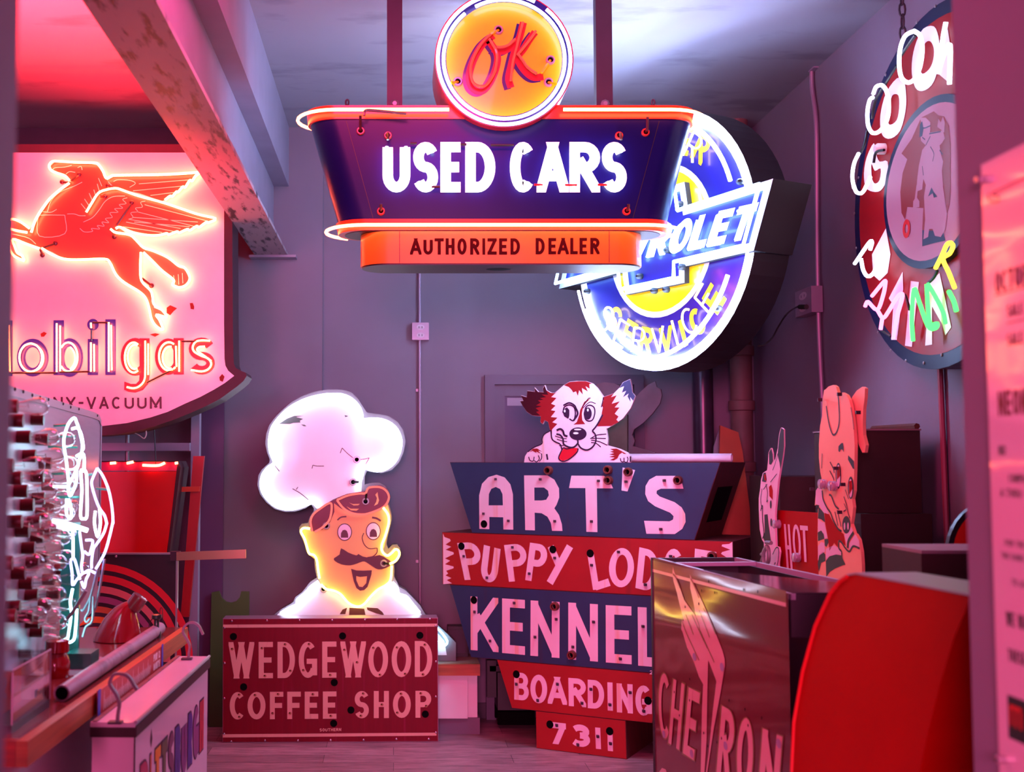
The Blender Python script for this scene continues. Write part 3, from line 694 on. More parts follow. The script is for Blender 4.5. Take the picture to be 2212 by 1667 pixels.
for i, s in enumerate([Ol] + Kl): prib(mm, plo, [(x - 7, y + 4) for x, y in K5(s)], 15, .0016 + .0001 * i, 5)
build('letter_shade', mm, m_blue, uc)
mm = M()
for i, s in enumerate([Ol] + Kl): prib(mm, plo, K5(s), 15, .0024 + .0001 * i, 5)
build('lettering', mm, m_red, uc, 'red script letters OK')
for s in ['900,375 850,420 790,490 730,590 690,700 685,800 710,890 770,930 840,925 900,860 950,760 970,640 960,550 920,480 885,420', '965,510 1020,510 1090,490 1170,425', '1250,240 1225,340 1185,500 1140,680 1118,880', '1390,335 1300,460 1185,600', '1200,590 1250,660 1300,730 1400,800']:
    mm = M(); ptube(mm, plo, K5(s), .03, .0055, 5, False, 7); build('unlit_neon_tube', mm, m_tubeoff, uc)
for p in K5('985,330 1545,655 545,888 1525,895'): grommet(plo, p, .019, .0014, uc, m_rim2, m_hole)
for a, b in (('985,330', '890,370'), ('1545,655', '1450,790'), ('545,888', '470,900'), ('1525,895', '1640,920')):
    mm = M(); p, q_ = K5(a)[0], K5(b)[0]; mm.tube([plo.P(plo.px(p, 0), .0), plo.P(plo.px(q_, .03), .03)], .006, 6); build('tube_lead', mm, m_yel, uc)
for rr, a0, a1, ww in ((.945, 62, 410, .05), (.865, 130, 478, .045)):
    c = plo.px((1089, 128), ww); mm = M(); mm.tube([plo.P((c[0] + rO * rr * math.cos(R_(a0 + (a1 - a0) * i / 60)), c[1] + rO * rr * math.sin(R_(a0 + (a1 - a0) * i / 60))), ww) for i in range(61)], .0072, 8); build('neon_ring', mm, n_lav, uc)
# the far side of the sign is lit the same way
YK = YU + 2 * RU; plk_ = Pl((0, YK, CAMZ), (-1, 0)); plko = Pl((0, YO + .29, CAMZ), (-1, 0))
mm = M(); mm.flat(plko, ell((-cO[0], cO[1]), rO * .985, rO * .985, 48), .001); build('disc_face', mm, m_yel, uc)
for rr, a0, a1, ww in ((.945, 62, 410, .05), (.865, 130, 478, .045)):
    mm = M(); mm.tube([plko.P((-cO[0] + rO * rr * math.cos(R_(a0 + (a1 - a0) * i / 40)), cO[1] + rO * rr * math.sin(R_(a0 + (a1 - a0) * i / 40))), ww) for i in range(41)], .0072, 7); build('neon_ring', mm, n_lavb, uc)
xc_ = onY((1082, 360), YU).x; zl0, zl1 = ZU(415) - CAMZ, ZU(308) - CAMZ
for c, f0, f1 in word_boxes('USED CARS', .14):
    Wt = .95; mm = M(); tubeletter(mm, plk_, c, (-xc_ - Wt / 2 + Wt * f0, zl0), (Wt * (f1 - f0), 0), (0, zl1 - zl0), .017, .026, .0062); build('neon_letter', mm, n_lavb, uc)
for x0, x1 in ((836, 869), (1286, 1321)):
    a, b = onY((x0, 220), YU + RU).x, onY((x1, 220), YU + RU).x; mm = M(); mm.box((a, YU + RU - .03, ZU(229)), (b, YU + RU + .03, ZC - .001)); o = build('hanger_bar', mm, m_dark, uc)
    mm = M(); cx = (a + b) / 2; z = ZU(229) + .03; mm.lathe((cx, YU + RU - .03, z), (0, -1, 0), [(0, .018), (.012, .018), (.02, .009)], 8); build('bolt', mm, m_galv, o)
for x in (750, 1411):
    p = onY((x, 222), YU + .06); mm = M(); mm.tube([p + Vector((.006 * math.cos(i * math.pi / 6), 0, .012 * math.sin(i * math.pi / 6))) for i in range(13)], .004, 6); build('lifting_eye', mm, m_dark, uc)

# ============================================================ service garage sign (angled, behind)
O4 = onY((1430, 515), 5.4); plc = Pl(O4, yaw(61))
cv = thing('neon_sign', 'round blue garage sign with a white outlined cross bar and gold service lettering', 'neon sign', plc.P((-.017, -.6)))
C0 = (-.0166, -.0102); RC = .59
C4 = Cr(1180, 230, 4); S4 = Cr(1180, 480, 4)
m_cvside = mat('dark_cabinet', (17, 14, 19), .6, noise=.2)
mm = M(); mm.prism(plc, ell(C0, RC, RC, 64), -.2, 0); build('round_cabinet', mm, m_cvside, cv)
mm = M(); mm.flat(plc, ell(C0, RC, RC, 64), .001, [ell(C0, RC * .925, RC * .925, 64)]); build('white_rim', mm, m_white, cv)
mm = M(); mm.flat(plc, ell(C0, RC * .925, RC * .925, 64), .001); build('blue_face', mm, m_blue, cv, 'blue enamel ring face')
mm = M(); mm.flat(plc, ell(C0, RC * .59, RC * .59, 48), .002); build('inner_ring', mm, m_white, cv)
mm = M(); mm.flat(plc, ell(C0, RC * .545, RC * .545, 48), .0028); build('gold_disc', mm, m_yel, cv, 'gold centre disc')
half = [plc.px(p) for p in PX('1682,388 1640,543 1490,577 1490,612')]; T1, T2 = plc.px((1497, 447)), plc.px((1490, 395))
ctr = plc.px((1424, 520)); rot = lambda p: (2 * ctr[0] - p[0], 2 * ctr[1] - p[1])
bow = half + [rot(T2), rot(T1)] + [rot(p) for p in half] + [T2, T1]
def inset(poly, d):
    n = len(poly); out = []; ar = sum(poly[i][0] * poly[(i + 1) % n][1] - poly[(i + 1) % n][0] * poly[i][1] for i in range(n)); sg = 1 if ar > 0 else -1
    for i in range(n):
        a, b, c = Vector(poly[i - 1]), Vector(poly[i]), Vector(poly[(i + 1) % n]); d1 = (b - a).normalized(); d2 = (c - b).normalized()
        n1 = Vector((-d1.y, d1.x)) * sg; n2 = Vector((-d2.y, d2.x)) * sg; k = 1 + n1.dot(n2); v = (n1 + n2) / max(k, .25); out.append(tuple(b + v * d))
    return out
mm = M(); mm.prism(plc, bow, -.19, .03); build('bow_cabinet', mm, m_cvside, cv)
mm = M(); mm.flat(plc, bow, .031, [inset(bow, .035)]); build('bow_border', mm, m_white, cv)
mm = M(); mm.flat(plc, inset(bow, .035), .031); build('bow_face', mm, mat('bow_blue', (30, 28, 120), .35, coat=.2), cv, 'blue cross bar face')
ib = inset(bow, .02); mm = M()
for a_, b_ in ((0, 3), (3, 5), (5, 8), (8, 11)):
    idx = [(i % 12) for i in range(a_, b_ + 1)]
    m2 = M(); pts = []
    for j, i in enumerate(idx):
        p = Vector(ib[i]); pts.append(p)
    m2.tube([plc.P(p, .075) for p in pts], .0085, 7); build('neon_tube', m2, n_blue, cv)
m2 = M(); m2.tube([plc.P(ib[11], .075), plc.P(ib[0], .075)], .0085, 7); build('neon_tube', m2, n_blue, cv)
mm = M(); word(mm, plc, 'CHEVROLET', (1268, 520), (1640, 437), (1250, 586), .24, .0325, .2); build('lettering', mm, m_wl, cv, 'white painted maker name on the cross bar')
tl, tr, bl = (plc.px(p, .07) for p in ((1260, 528), (1634, 444), (1242, 590))); rt, up = sub(tr, tl), sub(tl, bl)
for c, a, b in word_boxes('CHEVROLET', .24):
    m2 = M(); tubeletter(m2, plc, c, (bl[0] + rt[0] * a, bl[1] + rt[1] * a), (rt[0] * (b - a), rt[1] * (b - a)), up, .008, .07, .0065); build('neon_letter', m2, n_blue, cv)
m_gold = mat('gold_letter', (246, 178, 30), .35)
gold = list(zip('SERVICE', S4('612,800 725,955 870,1010 1040,1010 1185,960 1305,850 1470,680')))
R4 = C4('1350,350')[0]; pr = plc.px(R4); arr = []
for c, p in gold:
    q_ = plc.px(p); a = math.atan2(q_[1] - C0[1], q_[0] - C0[0]); arr.append((c, a, math.hypot(q_[0] - C0[0], q_[1] - C0[1]), a + math.pi))
ar = math.atan2(pr[1] - C0[1], pr[0] - C0[0])
for i, c in enumerate('SUPER'): a = ar + (4 - i) * .26; arr.append((c, a, .775 * RC, a))
mg = M()
for c, a, rr, up_a in arr:
    rr = .775 * RC; ce = (C0[0] + rr * math.cos(a), C0[1] + rr * math.sin(a)); U2 = (math.cos(up_a), math.sin(up_a)); X2 = (U2[1], -U2[0]); H, Wd = .125, (.085 if c != 'I' else .03)
    bl = (ce[0] - X2[0] * Wd / 2 - U2[0] * H / 2, ce[1] - X2[1] * Wd / 2 - U2[1] * H / 2)
    letter(mg, plc, c, bl, (X2[0] * Wd, X2[1] * Wd), (U2[0] * H, U2[1] * H), .024, .0022)
    m2 = M(); tubeletter(m2, plc, c, bl, (X2[0] * Wd, X2[1] * Wd), (U2[0] * H, U2[1] * H), .006, .05, .005); build('neon_letter', m2, n_gold, cv)
build('lettering', mg, m_gold, cv, 'gold painted words SUPER SERVICE')
for a0, a1 in ((-150, -25), (18, 165)):
    m2 = M(); m2.tube([plc.P((C0[0] + RC * .91 * math.cos(R_(a0 + (a1 - a0) * i / 40)), C0[1] + RC * .91 * math.sin(R_(a0 + (a1 - a0) * i / 40))), .065) for i in range(41)], .009, 8); build('neon_tube', m2, n_rim, cv)
for a0, a1 in ((-164, -14), (14, 166)):
    m2 = M(); m2.tube([plc.P((C0[0] + RC * .985 * math.cos(R_(a0 + (a1 - a0) * i / 40)), C0[1] + RC * .985 * math.sin(R_(a0 + (a1 - a0) * i / 40))), .03) for i in range(41)], .006, 8); build('neon_tube', m2, n_rim, cv)
for p in C4('1165,845 1060,1245 1185,1390 820,1470 945,1595 1050,1585 1690,655') + S4('1500,745 365,600'):
    c = plc.px(p, .033); m2 = M(); m2.lathe(plc.P(c, .031), plc.n, [(0, .014), (.02, .014), (.03, .006)], 10); build('tube_stub', m2, m_black, cv)
# steel arm that fixes it to the back wall
b0_ = plc.P((-.02, .1), -.2); mm = M(); mm.cyl(b0_, (b0_.x, YB - .001, b0_.z), .03, 12); build('wall_arm', mm, m_dark, cv)
b0_ = plc.P((-.02, -.25), -.2); mm = M(); mm.cyl(b0_, (b0_.x, YB - .001, b0_.z), .03, 12); build('wall_arm', mm, m_dark, cv)
cb = [onwall((1738, 663), .06), onwall((1722, 663), .06)] + [onY(p, 5.45) for p in PX('1700,678 1682,705 1668,730 1650,745 1636,748')]
mm = M(); mm.tube(catmull(cb, 5), .004, 6); cw = thing('power_cord', 'thin black cord from the wall outlet to the round garage sign', 'cord', cb[-1]); build('cable', mm, m_black, cw)
mm = M(); mm.cyl(onwall((1742, 663), .07), onwall((1728, 663), .06), .012, 10); build('plug', mm, m_black, cw)

# ============================================================ oval paint sign on the right wall
XK = 1.93; plk = Pl((XK, 4.24, 2.42), (0, -1)); G4 = Cr(1820, 0, 1110 / 277); H4 = Cr(1820, 400, 1110 / 277)
ck = thing('neon_sign', 'red oval paint sign with white neon script, partly hidden by the near wall end', 'neon sign', (XK, 4.24, 1.775))
mm = M(); mm.prism(plk, ell((0, 0), .745, .646, 64), -.12, 0); m_on = mat('oval_navy', (10, 8, 58), .4, spec=.2); build('oval_cabinet', mm, m_on, ck)
mm = M(); mm.flat(plk, ell((0, 0), .69, .595, 64), .002); build('red_face', mm, mat('oval_red', (140, 4, 14), .4, spec=.2), ck, 'glossy red oval face')
cen = plk.px((2085, 400)); ov = [plk.px(p) for p in G4('890,830 790,850 700,920 600,1050 520,1200 460,1380 430,1560') + H4('420,80 430,250 455,420 500,550 560,650 640,720 720,740')]
zc = (ov[0][1] + ov[-1][1]) / 2; ra = 0
amin = min(p[0] for p in ov); ca = amin + .40; rb = (ov[0][1] - ov[-1][1]) / 2 * 1.02
mm = M(); mm.prism(plk, ell((ca, zc), .40, rb, 48), .003, .03); build('inner_oval', mm, m_on, ck, 'raised blue rimmed oval with a painter')
m_pale = mat('pale_enamel', (170, 128, 146), .5, spec=.2)
mm = M(); mm.flat(plk, ell((ca, zc), .372, rb - .028, 48), .031); build('oval_ground', mm, m_pale, ck)
mm = M(); W_ = .0318
pflat(mm, plk, G4('680,1020 790,965 830,1000 880,1010 920,1090 935,1250 935,1640') + H4('935,60 925,170 900,260 870,400 700,480 690,380 700,200 560,190 540,300 510,240 500,60') + G4('520,1500 560,1380 510,1330 600,1200'), W_); build('red_scene', mm, mat('scene_red', (126, 4, 18), .5, spec=.2), ck)
mm = M()
pflat(mm, plk, G4('670,1020 720,1020 760,1060 760,1130 755,1150 870,1130 885,1200 860,1240 840,1260 850,1330 870,1400 860,1480 870,1600') + H4('870,20 880,80 905,260 890,380 850,450 800,440 780,380 750,380 740,450 700,470 715,300 705,100 720,0') + G4('700,1550 690,1640 640,1660 645,1560 660,1440 690,1300 720,1260 680,1220 670,1150 680,1060'), W_ + .0008)
pflat(mm, plk, G4('860,1130 820,1100 830,1030 850,1060 870,1010 885,1060 880,1150'), W_ + .0009)
pflat(mm, plk, H4('575,570 575,430 690,390 690,535'), W_ + .0009); pflat(mm, plk, H4('585,330 580,270 690,245 690,300 640,290'), W_ + .0009)
pflat(mm, plk, H4('625,120 640,0 655,0 645,110 665,140 665,190 610,200 612,140'), W_ + .0010); build('painter_figure', mm, m_pale, ck, 'pale painter in overalls holding a brush')
mm = M(); mb = mat('ink_blue', (26, 12, 60), .5, spec=.2)
for s in ('680,1060 700,1110 760,1090', '690,1190 715,1210', '720,1260 760,1180', '750,1160 850,1140', '760,1270 790,1330 780,1400', '690,1440 700,1520', '840,1300 865,1340'): prib(mm, plk, G4(s), 1.6, W_ + .0014)
pflat(mm, plk, G4('670,1080 690,1050 700,1120 690,1180 665,1190'), W_ + .0013); pflat(mm, plk, H4('770,20 790,60 820,100 790,110 780,70 740,100'), W_ + .0013); pflat(mm, plk, H4('690,390 870,400 890,480 800,500 690,530'), W_ + .0005)
build('ink_lines', mm, mb, ck)
mm = M(); c = plk.px(H4('630,378')[0]); mm.flat(plk, ell(c, .032, .035, 24), W_ + .0016, [ell(c, .014, .017, 16)]); build('can_badge', mm, m_red, ck)
# big letters: C o o k ' s  and  P A I N T  painted plus neon
mm = M()
for s in (('790,230 830,320 840,450 820,620 770,740 690,790 630,760 600,640 605,500 640,360 700,250', '760,360 790,420 785,520 750,600 690,640 670,560 690,440 720,370'),
          ('470,680 530,700 550,820 545,960 500,1130 420,1200 350,1180 325,1080 335,950 380,800', '440,820 485,830 490,940 470,1040 420,1080 395,1060 395,950 420,860'),
          ('270,1240 290,1330 320,1400 390,1400 380,1560 330,1650 260,1660 200,1620 185,1500 210,1360', '250,1420 280,1480 330,1460 320,1560 280,1590 255,1540')):
    pflat(mm, plk, G4(s[0]), .004, 3, [G4(s[1])])
pflat(mm, plk, G4('830,640 870,330 910,250 935,420 925,730 900,700'), .004)
pflat(mm, plk, H4('375,375 415,600 390,760 320,830 265,780 255,600'), .004)
for s in ('520,750 525,900 470,1340 420,1340 440,1040 400,980', '590,830 660,840 600,1400 540,1390', '750,850 840,760 940,1230 890,1300 860,1200 775,1050 775,1380 715,1390'): pflat(mm, plk, H4(s), .0042)
build('lettering', mm, m_wl, ck, 'white painted script with blue edging')
for nm, k, s, n_ in (('a', G4, '620,270 545,310 500,420 490,560 510,670 560,715 620,690 670,580 690,430 670,310 620,270', n_wc), ('b', G4, '830,640 850,500 870,330 895,195', n_wc), ('c', G4, '830,620 870,500 930,390 925,730', n_wc),
                 ('d', G4, '265,815 290,755 340,740 380,790 400,900 390,1020 340,1120 270,1155 225,1100 215,980 235,870 262,845', n_wc), ('e', G4, '140,1330 100,1420 85,1530 100,1630', n_wc), ('f', H4, '95,0 120,60 165,70 200,20 240,-70', n_wc),
                 ('g', H4, '105,680 230,500 255,500 240,560', n_wc), ('h', H4, '160,640 180,740 220,790 270,760 300,680', n_wc),
                 ('i', H4, '255,960 360,835 370,860 350,960 300,1080 220,1010 195,1050', n_pink), ('j', H4, '300,1080 350,1150 400,1090 480,960 520,960 470,1150 440,1330', n_pink), ('k', H4, '330,1250 345,1150', n_pink),
                 ('l', H4, '610,1350 600,1150 620,900 660,1000 740,1220 800,1240 820,1200 760,1200 740,1050 730,860', n_green), ('m', H4, '740,860 800,960 870,1100 890,1200', n_green), ('n', H4, '920,920 960,1000 985,1090', n_green),
                 ('o', H4, '805,720 860,610 900,520 935,500 955,530 930,590 870,640 920,760 970,890', n_gold2)):
    m2 = M(); ptube(m2, plk, k(s), .07, .0075, 4, False, 7); build('neon_letter', m2, n_, ck)
for k, s in ((G4, '510,480 570,390 630,305'), (G4, '255,1030 285,870 340,780 470,570'), (G4, '155,1330 190,1250 215,1130'), (G4, '270,1410 290,1320 360,1300'), (H4, '510,940 545,960 580,1080'), (H4, '740,850 790,800 820,740'), (H4, '330,1255 420,1310')):
    m2 = M(); ptube(m2, plk, k(s), .05, .0055, 3); build('blacked_tube', m2, m_black, ck)
m2 = M(); c = plk.px(G4('370,1290')[0]); m2.lathe(plk.P(c, .002), plk.n, [(0, .022), (.03, .022), (.04, .014)], 14); build('electrode_socket', m2, m_white, ck)
m2 = M(); studs(m2, plk, G4('805,55 645,195 375,650 140,1540') + H4('105,245 120,545 310,1275 420,1430 550,1520 705,1540 860,1470'), .006, .001); each('rim_screw', m2, m_galv, ck)
m2 = M()
for i in range(7):
    p = Vector((XK - .03, 4.40, 3.04 + i * .045)); ax = Vector((0, 1, 0)) if i % 2 else Vector((1, 0, 0))
    m2.tube([p + ax * (.011 * math.cos(t * math.pi / 5)) + Vector((0, 0, .028 * math.sin(t * math.pi / 5))) for t in range(10)], .004, 5, True)
build('hanging_chain', m2, m_dark, ck)
m2 = M(); m2.box((XK + .119, 4.0, 2.9), (XR - .001, 4.06, 2.96)); m2.box((XK + .119, 4.4, 2.0), (XR - .001, 4.46, 2.06)); build('wall_bracket', m2, m_dark, ck)
# ============================================================ coffee shop sign and its platform
W4 = Cr(470, 1310, 4)
pB = onZ((482, 1604), 0); pR = onZ((945, 1602), 0)
plw = Pl((pB.x, pB.y, CAMZ), (pR.x - pB.x, pR.y - pB.y))
cp = thing('platform', 'low display platform with an oak edge behind the coffee shop sign', 'platform', (-.2, 6.62, 0))
YF = 6.45
zt_ = onY((1000, 1435), YF).z; zl_ = onY((1000, 1459.5), YF).z; xr_ = onY((1037, 1445), YF).x; xb_ = onY((1010, 1500), YF + .03).x; xb2 = onY((1031, 1500), YF + .06).x
mm = M(); mm.box((-.70, YF + .03, .085), (xb_, YB - .09, zl_)); mm.box((xb_, YF + .06, .085), (xb2, YB - .02, zl_)); build('body_panel', mm, m_white, cp)
mm = M(); mm.box((-.70, YF + .045, 0), (xb2 + .012, YB - .09, .085)); build('kick_plate', mm, mat('grey_kick', (112, 96, 112), .6), cp)
mm = M(); mm.box((-.72, YF, zl_), (xr_, YF + .03, zt_)); build('oak_edge', mm, m_wood, cp)
mm = M(); mm.box((-.72, YF + .03, zl_), (xr_, YB - .09, zt_ - .001)); build('top_board', mm, mat('platform_top', (150, 120, 110), .5), cp)

ws = thing('painted_sign', 'maroon coffee shop sign box standing on the floor in front of the chef', 'sign', plw.P((.55, -CAMZ), 0))
fr4 = [plw.px(p) for p in W4('42,1182 1908,1165 1903,98 46,105')]
fr4[0] = (fr4[0][0], -CAMZ + .001); fr4[1] = (fr4[1][0], -CAMZ + .001)
m_ws = mat('maroon_enamel', (112, 8, 30), .38, noise=.08, nscale=5, stretch=(14, 14, 1), dirt=(150, 30, 80), damt=.35, dscale=3, dstretch=(16, 16, .5), dthr=.62, spec=.2)
mm = M(); mm.prism(plw, fr4, -.125, 0); build('sign_box', mm, mat('box_purple', (150, 110, 132), .35, .3), ws)
mm = M(); ins = inset(fr4, .003); mm.prism(plw, ins, .0005, .003); fc = build('sign_face', mm, m_ws, ws)
m_peach = mat('peach_paint', (222, 168, 150), .45, noise=.04, dirt=(150, 70, 40), damt=.35, dscale=9, dstretch=(6, 6, 1), dthr=.66)
mm = M()
for s in ('48,157 1897,148 1897,174 48,184', '45,1104 1892,1090 1892,1116 45,1132'): pflat(mm, plw, W4(s), .0042)
each('stripe', mm, m_peach, ws)
mm = M(); boxes(mm, plw, 'WEDGEWOOD', [(95, 317), (355, 478), (518, 668), (701, 860), (904, 1027), (1061, 1282), (1302, 1473), (1504, 1673), (1704, 1855)], (308, 298), (623, 607), 45, .0042, W4); build('lettering', mm, m_peach, ws, 'peach word WEDGEWOOD')
mm = M(); boxes(mm, plw, 'COFFEE', [(105, 242), (259, 414), (452, 568), (602, 719), (753, 870), (910, 1027)], (740, 734), (977, 969), 43, .0042, W4); boxes(mm, plw, 'SHOP', [(1185, 1307), (1350, 1480), (1515, 1669), (1710, 1846)], (731, 728), (966, 960), 43, .0042, W4); build('lettering', mm, m_peach, ws, 'peach words COFFEE SHOP')
mm = M(); word(mm, plw, 'SOUTHERN', W4('882,1054')[0], W4('1068,1050')[0], W4('882,1080')[0], .2, .0042, .25); build('lettering', mm, m_peach, ws, 'small word SOUTHERN')
mm = M()
for p in W4('137,260 1080,255 1748,250 225,695 1008,657 1152,895 1795,930 1003,1010'):
    c = plw.px(p, .0055); mm.flat(plw, ell(c, .0185, .0185, 20), .0058)
each('electrode_hole', mm, m_hole, ws)
mm = M(); m2 = M()
for p in W4('123,365 380,358 580,325 787,323 1343,355 1547,352 1788,328 405,597 626,553 738,548 970,590 1093,372 1202,480 1400,588 1618,580 1772,585 183,760 320,763 520,755 820,756 1255,750 1582,752 1752,748 472,920 622,920 1417,845 1800,857 1550,915 185,952 975,943 1235,942'):
    c = plw.px(p, .0055); mm.flat(plw, ell(c, .0034, .0034, 8), .0062); m2.flat(plw, ell((c[0] + .002, c[1] - .002), .008, .007, 12), .0058)
each('mount_hole', mm, m_hole, ws); each('rust_spot', m2, mat('rust_halo', (168, 100, 74), .6), ws)
mm = M(); studs(mm, plw, W4('123,125 427,121 708,118 990,117 1273,113 1553,110 1835,107 119,1165 410,1157 695,1157 977,1154 1262,1152 1545,1144 1825,1145 60,182 60,488 58,793 57,1100 1887,167 1887,475 1887,778 1887,1088'), .0058, .003); each('screw', mm, m_chrome, ws)

# ============================================================ chef cut-out
F5 = Cr(540, 830, Z5); Fb = Cr(540, 1010, Z5)
plf = Pl((onY((750, 1200), 6.55).x, 6.55, CAMZ), (1, 0))
zb_ = zt_ + .001 - CAMZ
ch = thing('neon_sign', 'cut-out neon chef in a white toque with a dark moustache', 'neon sign', plf.P((0, zb_), -.05))
out = F5('690,1340 662,1300 600,1340 500,1375 380,1380 270,1350 180,1280 110,1190 80,1090 90,990 130,920 205,855 215,815 185,740 165,640 175,540 210,440 270,360 350,280 440,200 560,130 700,80 850,55 1000,60 1100,90 1170,160 1220,240 1265,308 1370,320 1500,345 1600,410 1660,500 1682,620 1660,740 1610,850 1530,930 1420,962 1330,950 1262,940 1240,1000 1240,1085 1320,1065 1400,1065 1460,1095 1500,1150 1518,1220 1500,1290 1530,1400') + Fb('1535,560 1490,740 1475,830 1495,880 1540,835 1590,830 1620,870 1628,940 1590,1000 1555,1040 1562,1110 1558,1180 1590,1240 1612,1290 1680,1325 1740,1385 1840,1490 1895,1585') + PX('965,1368 985,1388 985,1424')
rgt = [plf.px(p) for p in out]; rgt[-1] = (rgt[-1][0], zb_)
lft = [plf.px(p) for p in PX('572,1424 572,1390 560,1360') + Fb('262,1588 340,1530 430,1480 470,1450 490,1400 560,1350 605,1295 650,1235 722,1190 700,1080 695,985 640,950 605,900 590,820 540,720 530,650 560,608 625,600 650,530 690,468')]; lft[0] = (lft[0][0], zb_)
mm = M(); mm.prism(plf, rgt + lft, -.11, 0); build('sign_cabinet', mm, mat('grey_cabinet', (104, 96, 104), .5, noise=.12), ch)
m_coat = mat('chef_white', (238, 236, 242), .3, noise=.01, coat=.3)
mm = M(); pflat(mm, plf, F5('740,1345 668,1285 560,1330 430,1360 300,1340 200,1270 130,1170 110,1080 125,980 180,900 252,852 215,740 200,640 215,530 240,450 330,330 450,230 600,155 750,115 900,100 1020,110 1110,155 1180,230 1215,310 1222,383 1320,367 1430,375 1530,420 1600,490 1642,600 1635,700 1600,800 1540,880 1450,935 1350,945 1235,907 1210,1000 1205,1160 1050,1185 900,1245'), .002); toq = build('toque', mm, m_coat, ch, 'puffy white toque')
mm = M(); pflat(mm, plf, F5('310,430 400,372 480,342 580,342 500,355 575,375 540,395 545,415 470,420 430,432'), .003); pflat(mm, plf, F5('550,435 590,438 612,455 580,455'), .003); pflat(mm, plf, F5('1022,335 1060,342 1055,350 1030,357'), .003); each('paint_chip', mm, mat('chip_grey', (96, 104, 100), .7), toq)
mm = M()
for s in ('975,745 997,690', '997,690 1050,745 1112,795', '1195,815 1245,808 1290,797', '1290,797 1250,866', '460,1130 545,1180 632,1250', '500,1140 518,1112', '670,912 680,875', '680,875 720,885 800,886', '268,880 318,942'): prib(mm, plf, F5(s), 1.5, .003)
m_cbrown = mat('chef_brown', (66, 16, 26), .35, coat=.2)
each('fold_line', mm, m_cbrown, toq)
coat = [plf.px(p) for p in Fb('300,1582 400,1530 500,1482 498,1430 560,1370 640,1290 735,1212 770,1270 1440,1290 1530,1228 1590,1290 1602,1358 1690,1382 1750,1455 1850,1582') + PX('960,1385 965,1415')]; coat2 = [plf.px(p) for p in PX('580,1415 575,1385')]
mm = M(); mm.flat(plf, coat + coat2, .002); build('coat', mm, m_coat, ch, 'white chef coat')
m_skin = mat('chef_skin', (236, 172, 104), .35, coat=.2)
mm = M(); pflat(mm, plf, Fb('690,480 900,380 1200,300 1490,400 1520,520 1490,700 1450,860 1430,905 1480,955 1560,862 1610,900 1600,960 1545,1040 1530,1200 1440,1290 1350,1345 1260,1440 1180,1502 1100,1482 1000,1392 860,1325 770,1272 735,1180 715,1000 640,940 600,850 545,700 560,650 640,640'), .003); fce = build('face', mm, m_skin, ch, 'tan face')
m_hairm = mat('chef_hair', (92, 14, 34), .35, coat=.3)
mm = M(); pflat(mm, plf, Fb('742,448 860,375 1000,305 1180,262 1240,258 1280,208 1400,190 1480,230 1518,310 1485,400 1400,462 1300,502 1200,517 1080,492 980,440 908,385 912,480 865,590 780,672 690,692 640,662 645,580 690,480'), .0042); hr = build('hair', mm, m_hairm, ch, 'dark red swept hair')
mm = M()
for s in ('1070,378 1110,395 1188,393 1170,408 1120,410', '1042,420 1090,445 1180,446 1150,468 1090,462', '1378,265 1385,310 1395,355 1380,395 1340,415 1365,370 1372,330 1355,295'): pflat(mm, plf, Fb(s), .005)
each('hair_shine', mm, m_skin, hr)
mm = M(); pflat(mm, plf, Fb('985,873 1060,918 1150,950 1172,935 1220,962 1300,972 1400,945 1480,985 1540,1040 1460,1090 1390,1102 1330,1072 1260,1025 1220,1015 1150,1040 1080,1057 990,1047 920,1012 908,980 968,940'), .0046, 2); build('moustache', mm, m_cbrown, ch)
mm = M(); pflat(mm, plf, Fb('1093,1095 1150,1112 1230,1115 1318,1110 1312,1160 1272,1290 1235,1325 1190,1332 1150,1302 1122,1230'), .0046, 0, [Fb('1148,1172 1190,1182 1267,1174 1257,1250 1217,1292 1180,1287 1150,1220')]); build('mouth', mm, m_cbrown, ch)
def pell(k, cx, cy, rx, ry, n=26): return kpts(k, ell((cx, cy), rx, ry, n))
for cx, cy, rx, ry, px_, py_ in ((1023, 698, 80, 95, 1020, 720), (1333, 688, 80, 97, 1332, 712)):
    mm = M(); pflat(mm, plf, pell(Fb, cx, cy, rx, ry), .0046); e_ = build('eye', mm, m_cbrown, ch)
    mm = M(); pflat(mm, plf, pell(Fb, cx, cy, rx - 9, ry - 10), .0054); build('eye_white', mm, mat('eye_white', (240, 210, 225), .35), e_)
    mm = M(); pflat(mm, plf, Fb('%d,%d %d,%d %d,%d %d,%d %d,%d %d,%d %d,%d' % (px_ - 38, py_ + 38, px_ - 36, py_ - 10, px_ - 18, py_ - 42, px_ + 6, py_ - 48, px_ + 28, py_ - 34, px_ + 40, py_, px_ + 42, py_ + 38)), .006); build('pupil', mm, m_cbrown, e_)
mm = M(); prib(mm, plf, Fb('945,568 985,537 1042,530'), 3, .0046); prib(mm, plf, Fb('1320,540 1370,550 1415,577'), 4, .0046); each('eyebrow', mm, m_cbrown, ch)
mm = M(); prib(mm, plf, Fb('1230,708 1214,760 1235,830 1290,876 1375,870'), 1.8, .0046); prib(mm, plf, Fb('1375,870 1372,920 1330,960 1270,972'), 2, .0048); build('nose_line', mm, m_cbrown, ch)
mm = M()
for s in ('1075,1515 1235,1526 1250,1600 1070,1600', '970,1585 1000,1535 1050,1515 1030,1585', '1262,1512 1380,1520 1430,1560 1455,1600 1360,1575 1270,1540'): pflat(mm, plf, Fb(s), .003)
each('bow_tie', mm, mat('tie_brown', (84, 46, 26), .5), ch)
w = .035
